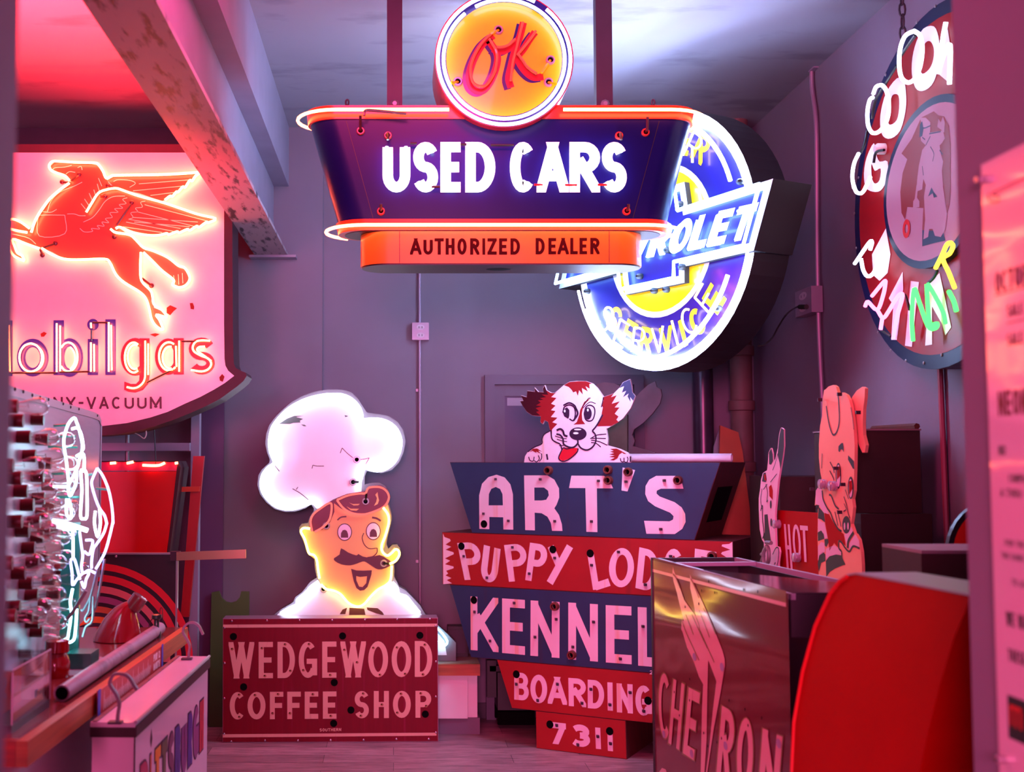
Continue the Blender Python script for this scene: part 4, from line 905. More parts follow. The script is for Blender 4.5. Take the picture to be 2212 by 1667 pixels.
for s in ('735,1335 672,1285 560,1325 430,1352 300,1330 205,1262 138,1170 118,1080 135,985 190,905 258,848 222,740 208,640 222,530 250,450 340,335 455,238 600,165 750,124 900,110 1015,120 1105,165 1172,235 1207,310 1215,380', '1222,385 1320,376 1430,385 1525,428 1592,495 1632,600 1626,700 1592,795 1535,872 1447,926 1350,936 1240,905', '1235,908 1210,1000 1190,1080 1186,1150', '730,1335 700,1240 600,1180 480,1130', '258,850 330,960 480,940 700,760 900,690 1060,690'):
    if s.startswith('730') or s.startswith('258'): continue
    mm = M(); ptube(mm, plf, F5(s), w, .0068, 4, False, 7); build('neon_tube', mm, n_white, ch)
for s in ('330,1575 420,1520 505,1480 515,1425 620,1345 645,1300 735,1232', '1540,1240 1590,1300 1610,1365 1690,1395 1745,1460 1835,1570'):
    mm = M(); ptube(mm, plf, Fb(s), w, .0068, 4, False, 7); build('neon_tube', mm, n_white, ch)
mm = M(); ptube(mm, plf, PX('925,1342 950,1362 966,1385 958,1395 948,1384'), w, .0055, 3); build('neon_tube', mm, n_cyan, ch)
for s in ('648,662 582,655 550,690 590,770 620,870 642,930 692,947 722,1000 737,1110 752,1200', '768,1262 820,1312 900,1330 980,1370 1050,1450 1110,1490 1180,1502 1240,1470 1300,1400 1380,1322 1470,1270 1520,1210 1532,1062', '1440,432 1492,510 1500,600 1462,740 1425,840 1432,910 1482,952 1530,925 1572,885 1607,900 1612,950 1572,1010 1510,1042'):
    mm = M(); ptube(mm, plf, Fb(s), w, .0066, 4, False, 7); build('neon_tube', mm, n_gold, ch)
for s in ('940,352 1060,302 1180,282 1248,278 1270,235 1300,215 1400,212 1470,250 1502,320 1470,400 1400,452 1280,497 1200,507 1100,492 1010,440 940,352', '672,690 655,580 690,500 780,430 850,387 882,400 877,500 850,580 780,650 700,697'):
    mm = M(); ptube(mm, plf, Fb(s), .03, .0058, 4, False, 7); build('neon_tube', mm, n_hair, ch)
for p in F5('1115,1058 1250,1268 825,1530 1155,815') + Fb('1445,1035 795,1312'): grommet(plf, p, .02, .003, ch, m_rim2, m_hole)
for a, b in ((F5('1115,1058')[0], F5('1180,1058')[0]), (F5('1250,1268')[0], F5('1258,1180')[0]), (Fb('1445,1035')[0], Fb('1510,1042')[0])):
    mm = M(); mm.tube([plf.P(plf.px(a, .002), .002), plf.P(plf.px(b, .032), .032)], .006, 6); build('tube_lead', mm, m_black, ch)
mm = M(); x0, x1 = onY((967, 1400), 6.72).x, onY((1010, 1400), 6.72).x; mm.box((x0, 6.70, zt_), (x1, 6.79, onY((990, 1352), 6.72).z)); sp = tag(build('loudspeaker', mm, m_black, None, None, ((x0 + x1) / 2, 6.75, zt_)), 'small black box on the platform beside the chef', 'speaker')
mm = M(); mm.box((x0 + .012, 6.697, zt_ + .02), (x1 - .012, 6.6995, onY((990, 1352), 6.72).z - .02)); build('grille', mm, m_dark, sp)

# ============================================================ kennel sign tower
A4 = Cr(950, 980, 4); B4 = Cr(1180, 980, 4); P5 = Cr(1110, 800, Z5); Q4 = Cr(940, 1240, 2030 / 520)
oA = onZ((1159, 1616), 0); pla = Pl((oA.x, oA.y, CAMZ), yaw(29)); AC = .2335; TH = -.52
ks = thing('sign_tower', 'stacked blue and red boarding kennel sign with a puppy on top', 'sign', pla.P((AC, -CAMZ), TH / 2))
m_kb = mat('kennel_blue', (28, 50, 84), .5, noise=.08, dirt=(70, 34, 34), damt=.55, dscale=2.2, dstretch=(9, 9, .35), dthr=.62)
m_kr = mat('kennel_red', (152, 14, 18), .5, noise=.07, dirt=(110, 24, 24), damt=.6, dscale=2.0, dstretch=(8, 8, .4), dthr=.63)
m_kside = mat('kennel_side', (92, 30, 34), .6, noise=.25, nscale=6, stretch=(12, 12, 1))
m_kl = mat('kennel_white', (236, 206, 218), .45, noise=.03, dirt=(226, 150, 100), damt=.75, dscale=1.6, dstretch=(14, 14, .3), dthr=.60)
Zc = CAMZ
def kbox(lz, face, label, notch=None):     # lz: (a_left, a_right, z) bottom / top
    (l0, r0, z0), (l1, r1, z1) = lz; q = [(l0, z0), (r0, z0), (r1, z1), (l1, z1)]
    m = M(); m.prism(pla, q, TH, 0); build('sign_box', m, m_kside, ks)
    m = M(); m.prism(pla, inset(q, .002), .0003, .004); return build('sign_face', m, face, ks, label)
zA1, zA0, zP0, zK0, zB0 = 1.4415 - Zc, 1.070 - Zc, .795 - Zc, .425 - Zc, .186 - Zc
kbox(((-.354, .82, zA0 + .001), (-.483, .948, zA1)), m_kb, 'blue upper face')
kbox(((-.528, 1.0, zP0 + .001), (-.530, 1.0, zA0)), m_kr, 'red middle face')
kbox(((-.363, .83, zK0 + .001), (-.485, .952, zP0)), m_kb, 'blue lower face')
kbox(((-.133, .60, zB0 + .001), (-.215, .682, zK0)), m_kr, 'red tapering face')
kbox(((.0, .472, .001 - Zc), (-.002, .468, zB0)), m_kr, 'red base face')
k = .0048
s0 = M()                                    # dark slot in the right end of the top box
def end(a, b, w): return pla.P((a, b), w)
E0, E1 = (.82, zA0), (.948, zA1)
lerp = lambda t: (E0[0] + (E1[0] - E0[0]) * t, E0[1] + (E1[1] - E0[1]) * t)
dn = Vector((pla.u.x, pla.u.y, -.34)).normalized() * .002
s0.v = [end(*lerp(t), w_) + dn for t, w_ in ((.22, -.10), (.22, -.40), (.68, -.40), (.68, -.10))]; s0.f = [(0, 1, 2, 3)]; build('end_slot', s0, m_hole, ks)
mm = M()
pflat(mm, pla, A4('342,650 340,360 365,260 420,203 490,182 560,205 610,265 632,350 635,657 550,655 548,550 428,547 428,653'), k, 0, [A4('422,447 424,350 445,305 483,288 520,305 542,350 545,447')])
pflat(mm, pla, A4('728,188 930,188 990,225 1030,300 1032,380 1010,440 990,472 1030,530 1055,610 1060,668 970,667 960,600 930,545 880,515 820,510 822,663 738,660'), k, 0, [A4('817,293 900,293 935,320 942,360 920,398 880,405 818,405')])
pflat(mm, pla, A4('1137,190 1420,192 1480,260 1497,300 1357,300 1362,678 1267,675 1258,298 1117,297'), k)
pflat(mm, pla, A4('1580,120 1688,142 1622,327 1570,318'), k)
pflat(mm, pla, A4('2105,303 1910,303 1875,320 1873,345 1900,370 2030,420 2090,465 2120,520 2124,590 2095,650 2030,695 1785,692 1765,580 1985,585 2015,570 2020,540 1990,510 1860,455 1800,410 1775,350 1778,280 1810,225 1870,192 2035,192 2095,260'), k)
build('lettering', mm, m_kl, ks, "white word ART'S")
mm = M()
LQ = lambda c, q, t: letq(mm, pla, c, A4(q), t / 4, k)
LQ('P', '150,772 330,762 215,1092', 58); LQ('U', '385,758 530,795 345,1090', 60); LQ('P', '555,790 735,772 598,1108', 58); LQ('P', '780,768 940,792 738,1092', 58)
for s, wd in (('958,800 1030,970', 14.5), ('1125,800 950,1118', 15.5), ('1300,850 1352,1175', 14.5), ('1342,1150 1465,1110', 16)): prib(mm, pla, A4(s), wd, k, 1); k += .00012
k = .0048
pflat(mm, pla, kpts(A4, ell((1570, 985), 108, 170, 30, .05)), k, 0, [kpts(A4, ell((1572, 985), 52, 112, 30, .05))])
LQ('D', '1725,808 1905,850 1690,1160', 58); LQ('G', '1940,815 2110,830 1925,1165', 55); LQ('E', '2205,820 2390,850 2185,1180', 58)
build('lettering', mm, m_kl, ks, 'white word PUPPY and part of the next word')
mm = M(); pflat(mm, pla, A4('28,690 30,1128 105,1120 60,1092 100,1075 50,1052 72,1035 55,1012 120,990 118,975 45,955 90,925 45,905 122,868 118,852 50,830 100,805 50,785 95,755 88,738 40,720'), k)
pflat(mm, pla, B4('1608,762 1612,1010 1545,1000 1590,975 1512,945 1585,915 1510,865 1520,850 1590,830 1515,800 1520,785 1580,780'), k); each('zigzag_edge', mm, m_kl, ks)
mm = M()
for c, q, t in (('K', '298,188 532,202 300,640', 64), ('E', '565,205 757,218 565,665', 72), ('N', '805,222 1050,236 803,688', 70), ('N', '1123,240 1372,255 1123,718', 70), ('E', '1438,262 1655,273 1440,745', 76), ('L', '1708,278 1915,290 1712,772', 78), ('S', '1960,295 2150,305 1965,800', 70)): letq(mm, pla, c, Q4(q), t / Q4.k, k)
build('lettering', mm, m_kl, ks, 'white word KENNELS')
mm = M()
for c, q, t in (('B', '667,828 790,838 667,1058', 43), ('O', '803,845 945,852 803,1085', 46), ('A', '948,862 1110,872 950,1092', 46), ('R', '1123,875 1270,885 1127,1112', 46), ('D', '1287,890 1425,900 1287,1130', 46), ('I', '1450,912 1498,915 1453,1150', 46), ('N', '1530,920 1665,930 1533,1165', 46), ('G', '1688,937 1826,942 1690,1190', 48)): letq(mm, pla, c, Q4(q), t / Q4.k, k)
build('lettering', mm, m_kl, ks, 'white word BOARDING')
mm = M()
for c, q, t in (('7', '968,1245 1102,1260 972,1428', 50), ('3', '1138,1262 1305,1275 1140,1448', 52), ('1', '1345,1292 1397,1297 1352,1472', 46), ('1', '1448,1310 1500,1315 1452,1490', 46)): letq(mm, pla, c, Q4(q), t / Q4.k, k)
build('lettering', mm, m_kl, ks, 'white number 7311')
mm = M(); word(mm, pla, '200', Q4('1808,812')[0], Q4('1900,820')[0], Q4('1808,845')[0], .2, k, .2); build('lettering', mm, m_kl, ks, 'small stencilled number')
m_rring = mat('rusty_ring', (110, 44, 38), .45, noise=.2)
for p in A4('945,145 1458,140 1632,158 1462,230 2062,230 1000,1318') + B4('1437,885') + Q4('1158,680'): grommet(pla, p, .0225, .004, ks, m_rring, m_hole, 'porcelain_bushing', .03)
mm = M()
for p, r in [(q, .019) for q in A4('382,608 187,800 977,828 1300,862 295,1265') + Q4('685,845 1795,1068 968,1268 1472,1325')]:
    c = pla.px(p, .006); mm.flat(pla, ell(c, r, r * 1.05, 18), .0068)
each('electrode_hole', mm, m_hole, ks)
m_clip = mat('tube_clip', (52, 34, 48), .5, .3); mm = M()
for p in A4('480,220 375,518 590,580 865,222 990,583 1367,235 1307,585 1605,242 1935,232 1905,652 205,885 625,808 405,1070 770,1035 990,900 1308,962 1540,848 1772,1130 1990,885 640,1288 298,1365 1003,1428 1325,1452 820,1582 432,1615 1752,1490') + Q4('1158,612 1558,712 682,925 1028,925 862,1062 1310,968 1640,995 1235,1085 1470,1098 1755,1152 1022,1272 1200,1435 1368,1365 1475,1425'):
    c = pla.px(p, .004); q_ = pla.P(c, .004); mm.box((q_.x - .006, q_.y - .022, q_.z - .006), (q_.x + .006, q_.y + .002, q_.z + .006))
each('tube_clip', mm, m_clip, ks)
# puppy cut-out
pup = P5('440,245 400,242 350,215 332,160 312,200 322,235 262,232 222,187 226,232 146,220 140,290 76,270 102,330 66,330 92,380 140,450 200,490 292,500 286,560 310,582 332,540 370,560 392,650 330,690 305,740 300,795 220,830 150,880 120,930 110,996 1262,996 1262,930 1230,890 1150,850 1012,812 1016,740 1000,632 1080,590 1180,520 1262,410 1300,320 1312,280 1280,240 1272,170 1256,95 1180,130 1140,190 1080,250 970,287 900,190 850,142 780,117 680,115 600,125 540,160 470,222')
mm = M(); pab = [pla.px(p, .004) for p in pup]; mm.prism(pla, pab, -.012, .004); pp = build('puppy_cutout', mm, mat('puppy_white', (238, 208, 222), .4, noise=.03, dirt=(230, 150, 90), damt=.6, dscale=2, dstretch=(12, 12, .4), dthr=.62), ks, 'white and red puppy cut-out')
m_pr = mat('puppy_red', (150, 18, 26), .4, noise=.05); m_pk = mat('puppy_ink', (48, 18, 52), .4)
L1, L2, L3 = .0048, .0055, .0062
mm = M()
pflat(mm, pla, P5('440,247 400,244 352,218 332,165 314,200 322,238 262,234 222,190 228,234 146,224 140,292 78,274 104,332 68,334 92,380 140,448 200,488 292,498 288,558 310,580 332,538 370,558 392,645 412,690 412,640 470,580 415,562 455,530 470,512 400,505 450,440 400,432 450,382 402,362 460,300 402,290 468,232'), L1)
pflat(mm, pla, P5('540,162 600,127 700,117 780,119 845,145 815,150 820,200 775,172 800,230 735,190 745,262 705,215 692,276 672,228 642,240 622,208 592,180'), L1)
pflat(mm, pla, P5('968,290 1080,252 1050,292 1112,270 1058,362 1145,336 1090,402 1142,402 1090,470 1132,500 1108,532 1132,560 1050,602 902,606 940,520 962,400 945,380 970,330'), L1)
pflat(mm, pla, P5('832,298 762,340 716,430 708,480 680,560 642,588 772,582 740,540 735,470 748,400 782,350'), L1)
pflat(mm, pla, P5('205,850 250,845 305,880 260,868 300,905 240,878 245,895 200,870 170,888'), L1); pflat(mm, pla, P5('1040,850 1110,845 1160,870 1220,905 1190,905 1170,890 1140,910 1120,950 1080,975 1040,970 1090,945 1030,935 1090,920 1030,910 1085,895 1040,880 1080,870'), L1)
each('red_patch', mm, m_pr, pp)
mm = M(); pflat(mm, pla, P5('360,238 332,165 314,200 322,238 262,234 222,190 228,234 146,224 140,292 78,274 104,332 68,334 92,380 140,448 200,488 285,490 240,450 275,440 235,410 300,390 240,380 290,350 260,325 320,318 280,300 350,290 300,262 370,265'), L1 + .0003); build('ear_dark_patch', mm, mat('ear_dark', (60, 8, 22), .3, coat=.3), pp)  # dark paint on the outer half of the ear
mm = M(); pflat(mm, pla, P5('1182,132 1255,98 1270,170 1280,240 1310,280 1290,330 1258,290 1262,345 1230,285 1215,320 1242,250 1180,292 1215,222 1168,242 1192,172 1140,192'), L1); build('ear_tip', mm, mat('ear_blue', (52, 46, 86), .45, noise=.2), pp)
mm = M()
pflat(mm, pla, pell(P5, 693, 687, 94, 70), L1); pflat(mm, pla, pell(P5, 800, 468, 42, 66), L2)
pflat(mm, pla, P5('540,420 575,400 600,430 600,490 590,525 545,500 530,460'), L2)
for s, wd in (('530,460 545,400 600,375 650,400 665,470 645,545 600,525', 2), ('535,380 600,352 660,385 672,430', 2.4), ('665,400 690,470 645,545', 3), ('760,470 780,400 820,378 865,400 875,460 855,530 815,550 775,530 760,470', 2), ('740,400 800,310 830,300', 1), ('745,410 820,345 885,360', 1.2),
              ('462,650 500,635 530,655 545,700 580,715', 3), ('460,690 500,700 530,740 540,800 600,832 650,830 690,790 690,755', 2.6), ('690,790 725,840 790,862 850,830 885,770 882,700 848,655', 2.4), ('848,655 900,590 960,480', 2.4), ('400,650 412,740 450,775 500,800 520,860', 2), ('825,740 900,700 1000,690', 1.4), ('830,735 900,735 995,738', 1.4), ('835,755 920,770 1010,810', 1.4), ('835,780 890,790 940,830', 1.4), ('445,710 520,735 570,740', 1.2), ('465,745 530,765 575,772', 1.2), ('490,815 540,812', 1.2),
              ('620,840 570,850 535,840 500,900 485,955 530,985 600,960 680,890 695,845', 1.8), ('160,935 175,975 210,980 220,935', 1.4), ('220,975 245,990 275,960 265,920', 1.4), ('300,900 300,950 275,985', 1.4), ('355,905 365,968', 2.5), ('1150,950 1160,985 1190,985 1190,945', 1.4), ('1190,985 1220,995 1235,960 1225,935', 1.4), ('1260,930 1258,990', 2), ('400,650 330,692 306,742 302,795 220,832 150,882', 1.6), ('968,290 960,340 945,400', 1.5)):
    prib(mm, pla, P5(s), wd * 1.45, L3 if wd > 2 else L2 + .0003)
each('ink_line', mm, m_pk, pp)
mm = M(); pflat(mm, pla, P5('545,838 500,900 488,958 530,980 600,956 678,888 690,840 620,838'), L1 + .0002); build('tongue', mm, mat('tongue_red', (222, 20, 44), .3, coat=.4), pp)
mm = M()
for c, rx, ry in (((670, 680), 30, 12), ((690, 640), 40, 9), ((550, 440), 10, 16), ((800, 430), 10, 16)): pflat(mm, pla, pell(P5, c[0], c[1], rx, ry, 14), .0066)
each('shine', mm, m_wl, pp)
mm = M(); bk = [pla.px(p, TH + .01) for p in P5('700,985 700,500 870,210 900,150 980,130 1080,140 1140,165 1170,260 1300,300 1390,215 1450,160 1530,120 1545,180 1590,205 1602,270 1580,360 1500,470 1400,570 1300,640 1280,700 1310,760 1290,820 1400,850 1530,890 1540,985')]
bk = [(a, max(b, zA1 + .001)) for a, b in bk]; mm.prism(pla, bk, TH, TH + .014); build('puppy_cutout', mm, mat('rusty_grey', (104, 78, 92), .6, noise=.2, dirt=(96, 40, 36), damt=.9, dscale=7, dthr=.6), ks, 'rusty back of the second puppy cut-out')
mm = M(); q_ = [pla.px(p, -.25) for p in P5('1010,980 1010,640 1225,480 1225,980')]; q_[0] = (q_[0][0], zA1 + .001); q_[3] = (q_[3][0], zA1 + .001); mm.prism(pla, q_, -.27, -.25); build('stiffener_plate', mm, mat('olive_plate', (92, 88, 78), .6, noise=.2), ks)
# paper roll on top
a_ = pla.px((1500, 985), -.16)[0]; r0 = .021
p0, p1 = pla.P((pla.px((1345, 985), -.16)[0], zA1 + r0 + .001), -.16), pla.P((pla.px((1581, 985), -.16)[0], zA1 + r0 + .001), -.16)
mm = M(); d = p1 - p0; mm.lathe(p0, d, [(0, r0 * .6), (0, r0), (d.length, r0), (d.length, r0 * .75), (d.length - .03, r0 * .7), (d.length - .03, .001)], 20); rl = one('paper_roll', mm, mat('white_paper', (230, 214, 232), .6, noise=.04, nscale=12), 'rolled white paper lying on top of the kennel sign', 'paper roll')

# dark cart and stuff behind the tower
ct = thing('equipment_cart', 'black cart on the floor in the shadow behind the kennel sign', 'cart', onZ((1110, 1573), 0).to_3d() + Vector((0, .1, 0)))
x0, x1 = onY((1076, 1500), 6.6).x, onY((1156, 1500), 6.6).x
mm = M(); mm.box((x0, 6.62, .10), (x1, 6.84, .30)); build('cart_body', mm, m_black, ct)
mm = M(); mm.box((x0, 6.62, .02), (x1, 6.66, .09)); mm.box((x0, 6.80, .02), (x1, 6.84, .10)); build('cart_base', mm, m_hole, ct)
mm = M(); mm.box((onY((1054, 1480), 6.6).x, 6.66, .16), (onY((1074, 1480), 6.6).x, 6.70, .36)); mm.box((onY((1060, 1480), 6.6).x, 6.66, .30), (x0 + .05, 6.70, .33)); build('cart_handle', mm, m_black, ct)
for x in (x0 + .03, x1 - .03):
    mm = M(); mm.cyl((x - .01, 6.72, .03), (x + .01, 6.72, .03), .03, 14); build('wheel', mm, m_black, ct)
# orange arrow board standing in the corner
pob = Pl((onY((1590, 1000), 6.45).x, 6.45, CAMZ), (1, -.12)); q_ = [pob.px(p) for p in PX('1640,1250 1628,1164 1604,975 1595,934 1556,919 1554,1000 1560,1164 1560,1250')]; q_[0] = (q_[0][0] + .02, -CAMZ); q_[-1] = (q_[-1][0], -CAMZ)
mm = M(); mm.prism(pob, q_, -.04, 0); ob = one('arrow_board', mm, mat('burnt_orange', (168, 62, 26), .6, noise=.1), 'burnt orange board standing behind the kennel sign', 'board')
pwb = Pl((onY((1548, 1000), 6.52).x, 6.52, CAMZ), (1, 0)); q_ = [pwb.px(p) for p in PX('1586,1250 1586,1000 1556,921 1542,965 1541,1000 1535,1250')]; q_[0] = (q_[0][0], -CAMZ); q_[-1] = (q_[-1][0], -CAMZ)
mm = M(); mm.prism(pwb, q_, -.012, 0); one('sheet_metal', mm, mat('pale_metal', (150, 150, 165), .3, .5), 'pale metal panel leaning just behind the orange board', 'panel')
# ============================================================ gas station sign box (right, strongly angled)
V5 = Cr(1390, 1190, Z5); Vb = Cr(1390, 1334, Z5)
pL = onY((1410, 1210), 4.2); u_ = (.09, -1.0)
class Warp(Pl):               # the porcelain sheet bows back a little towards its top edge
    def P(s, ab, w=0):
        t = max(0, ab[1] - s.b0); return s.O + s.u * ab[0] + s.v * ab[1] + s.n * (w - .0 * t * t)
plv = Warp((pL.x, pL.y, CAMZ), u_); plv.b0 = plv.px((1410, 1211))[1] - .17
gs = thing('painted_sign', 'tall maroon fuel sign box with a winged letter V beside the red curved cabinet', 'sign', plv.P((.4, -CAMZ), -.15))
tl, tr = plv.px((1410, 1211)), plv.px((1702, 1274)); zt = (tl[1] + tr[1]) / 2; WV = tr[0]
m_gs = mat('maroon_porcelain', (92, 4, 30), .5, noise=.12, nscale=4, coat=1, spec=.2, bump=.12, bscale=160)
def sheet_wave(m):            # slow waviness of the sheet near its top edge, as a normal tilt
    nt = m.node_tree; b = nt.nodes['Principled BSDF']; g = nt.nodes.new('ShaderNodeNewGeometry'); sp = nt.nodes.new('ShaderNodeSeparateXYZ'); nt.links.new(g.outputs['Position'], sp.inputs[0])
    mr = nt.nodes.new('ShaderNodeMapRange'); mr.inputs['From Min'].default_value = zt + CAMZ - .22; mr.inputs['From Max'].default_value = zt + CAMZ; mr.inputs['To Min'].default_value = 0; mr.inputs['To Max'].default_value = .20
    nt.links.new(sp.outputs['Z'], mr.inputs['Value']); cx = nt.nodes.new('ShaderNodeCombineXYZ'); nt.links.new(mr.outputs[0], cx.inputs['Z'])
    ad = nt.nodes.new('ShaderNodeVectorMath'); ad.operation = 'ADD'; nt.links.new(g.outputs['Normal'], ad.inputs[0]); nt.links.new(cx.outputs[0], ad.inputs[1])
    nz = nt.nodes.new('ShaderNodeVectorMath'); nz.operation = 'NORMALIZE'; nt.links.new(ad.outputs[0], nz.inputs[0])
    bp = [n for n in nt.nodes if n.type == 'BUMP']
    b.inputs['Coat Roughness'].default_value = .08
    nt.links.new(nz.outputs[0], b.inputs['Coat Normal'])
sheet_wave(m_gs)
q4 = [(0, -CAMZ), (WV, -CAMZ), (WV, zt), (0, zt)]
mm = M(); nb = 14; mm.smooth = True
bs_ = [-CAMZ] + [plv.b0 + (zt - plv.b0) * i / nb for i in range(nb + 1)]
for b in bs_: mm.v += [plv.P((0, b), 0), plv.P((WV, b), 0)]
for i in range(len(bs_) - 1): mm.f.append((2 * i, 2 * i + 1, 2 * i + 3, 2 * i + 2))
fcv = build('sign_face', mm, m_gs, gs, 'glossy maroon porcelain face')
TV = -.30
m_gsd = mat('dark_frame', (40, 30, 40), .5)
mm = M(); mm.rect(plv, 0, .012, -CAMZ, zt, TV, -.007); build('end_panel', mm, m_gsd, gs)
mm = M(); mm.rect(plv, 0, WV, -CAMZ, zt - .02, TV - .006, TV); build('back_panel', mm, m_gsd, gs)
mm = M(); mm.rect(plv, WV - .02, WV, zt - .11, zt - .001, TV, -.007); mm.rect(plv, WV - .02, WV, -CAMZ, -CAMZ + .1, TV, -.007); each('end_strap', mm, m_gsd, gs)
mm = M()
for a, b, c, d in ((0, WV, -.02, -.007), (0, WV, TV, TV + .013)): mm.rect(plv, a, b, zt - .016, zt, c, d)
mm.rect(plv, WV * .16, WV * .18, zt - .012, zt, TV, -.007); each('frame_rail', mm, m_steel, gs)
mm = M(); pt = [(WV * .42, -.012), (WV, -.012), (WV, TV), (WV * .86, TV)]; mm.v = [plv.P((a, zt + .002), w_) for a, w_ in pt] + [plv.P((a, zt), w_) for a, w_ in pt]; mm.f = [(0, 1, 2, 3), (7, 6, 5, 4), (0, 4, 5, 1), (1, 5, 6, 2), (2, 6, 7, 3), (3, 7, 4, 0)]
build('cover_plate', mm, mat('glossy_plate', (96, 84, 92), .12, .6), gs)
m_gold2 = mat('olive_gold', (120, 92, 40), .5, noise=.1, coat=1, bump=.12, bscale=160)
m_cream = mat('cream_porcelain', (222, 160, 160), .18, noise=.03, coat=1, bump=.08, bscale=160)
sheet_wave(m_gold2); sheet_wave(m_cream)
w = .001
mm = M(); pflat(mm, plv, V5('82,98 82,188 1540,560 1540,432'), w); build('gold_stripe', mm, m_gold2, gs)
mm = M(); pflat(mm, plv, V5('82,190 82,222 1540,606 1540,562'), w); build('cream_stripe', mm, m_cream, gs)
wing = [V5('318,170 330,215 372,330 440,530 560,700 640,860 700,1020 705,1100 700,1180') + Vb('690,800 682,1335 660,1667 640,1900 618,1667 632,1000 645,722 600,640 545,480 470,320 420,150') + V5('408,850 412,740 440,760 400,620 360,450 325,330 312,250'),
        V5('503,255 530,320 580,430 640,560 720,740 800,940 855,1080 878,1170 880,1250 865,1330') + Vb('835,800 760,1200 690,1667 660,1880 640,1900 700,1500 750,1000 788,690 740,560') + V5('700,1180 690,1020 640,880 570,720 540,560 505,400')]
mm = M(); pflat(mm, plv, wing[0], .0016); pflat(mm, plv, wing[1], .0018); build('winged_letter', mm, m_cream, gs, 'cream letter V with feathered wings')
mm = M()
for s in ('412,745 460,880 520,1010 598,1180', '455,690 500,800 540,905', '520,680 600,860 690,1050', '600,640 660,790 715,935', '610,860 690,1040 765,1205', '645,620 720,760 780,900', '318,250 350,290 395,400', '510,300 550,380 600,510', '570,720 600,800 605,860'): prib(mm, plv, V5(s), 2.0, .0024)
each('feather_line', mm, m_gold2, gs)
for mt_, gw, ww in ((m_gold2, 2.6, .0015), (m_cream, 0, .0022)):
    mm = M()
    for c, q, t in (('C', '165,570 292,640 165,1260', 92), ('H', '325,662 445,722 270,1355', 92), ('E', '492,755 612,815 428,1465', 112), ('R', '850,950 1000,1040 785,1720', 120), ('O', '1030,1055 1200,1120 995,1850', 124), ('N', '1290,1195 1505,1290 1230,1990', 140)):
        a, b, c_ = Vb(q); cx, cy = a
        q3 = [(a[0] - gw, a[1] - gw), (b[0] + gw, b[1] - gw), (c_[0] - gw, c_[1] + gw)]
        letq(mm, plv, c, q3, t / Z5 + gw * 1.6, ww)
    build('lettering', mm, mt_, gs, ('cream' if gw == 0 else 'olive outline of the') + ' letters CHE and RON')
mm = M(); pflat(mm, plv, Vb('170,1667 200,1625 240,1640 262,1700 180,1720'), .0016); build('lettering', mm, m_cream, gs, 'top of the lower line of letters')
mm = M()
for p in V5('628,430 770,450 450,605 596,572 705,330 1082,418 1235,440') + Vb('332,805 388,1058 498,895 650,1248 695,1388 843,1305 1130,1165 925,895 1097,992 1278,1085 500,665 795,1348'): c = plv.px(p, .003); mm.flat(plv, ell(c, .004, .0045, 10), .003)
each('mount_hole', mm, m_hole, gs)
mm = M()
for p in V5('550,1145 848,1255') + Vb('220,1260 520,1470 888,1385 1462,1360'): c = plv.px(p, .003); mm.flat(plv, ell(c, .016, .012, 16), .0034)
each('plugged_hole', mm, mat('grey_plug', (150, 130, 160), .5), gs)
mm = M(); mm.rect(plv, -.012, 0, -CAMZ, zt, -.012, .004); build('edge_trim', mm, m_black, gs)

# ============================================================ red curved cabinet in the right foreground
plq = Pl((.9615, 2.5, CAMZ), (.13, -1))
rc = thing('curved_cabinet', 'red curved cabinet with a bright metal top edge beside the notice wall', 'cabinet', plq.P((.2, -CAMZ), -.12))
q_ = PX('1711,1667 1716,1560 1735,1450 1762,1352 1795,1280 1815,1255 1832,1244 1850,1241 2095,1287 2086,1318 2060,1380 2030,1480 2005,1580 1988,1667')
ab = [plq.px(p) for p in q_]; ab = [(ab[0][0] - .01, -CAMZ)] + ab + [(ab[-1][0] - .02, -CAMZ)]
TQ = -.13
mm = M(); mm.prism(plq, ab, TQ, 0); build('cabinet_shell', mm, mat('signal_red', (150, 2, 4), .5, noise=.04, spec=.08), rc)
i0 = [i for i, p in enumerate(ab) if p[1] > -.45]
top = ab[5:10]
mm = M()
for (p, r) in zip(top[:-1], top[1:]):
    if r[0] < p[0] + 1e-4: continue
    mm.hexa([plq.P(p, TQ - .002), plq.P(p, .002), plq.P(r, .002), plq.P(r, TQ - .002)], [plq.P((p[0], p[1] + .004), TQ - .002), plq.P((p[0], p[1] + .004), .002), plq.P((r[0], r[1] + .004), .002), plq.P((r[0], r[1] + .004), TQ - .002)])
build('top_trim', mm, m_silver, rc)
lin_ = ab[1:8]; mm = M(); mm.tube([plq.P(p, .0) for p in lin_], .005, 6); build('edge_bead', mm, m_red, rc)

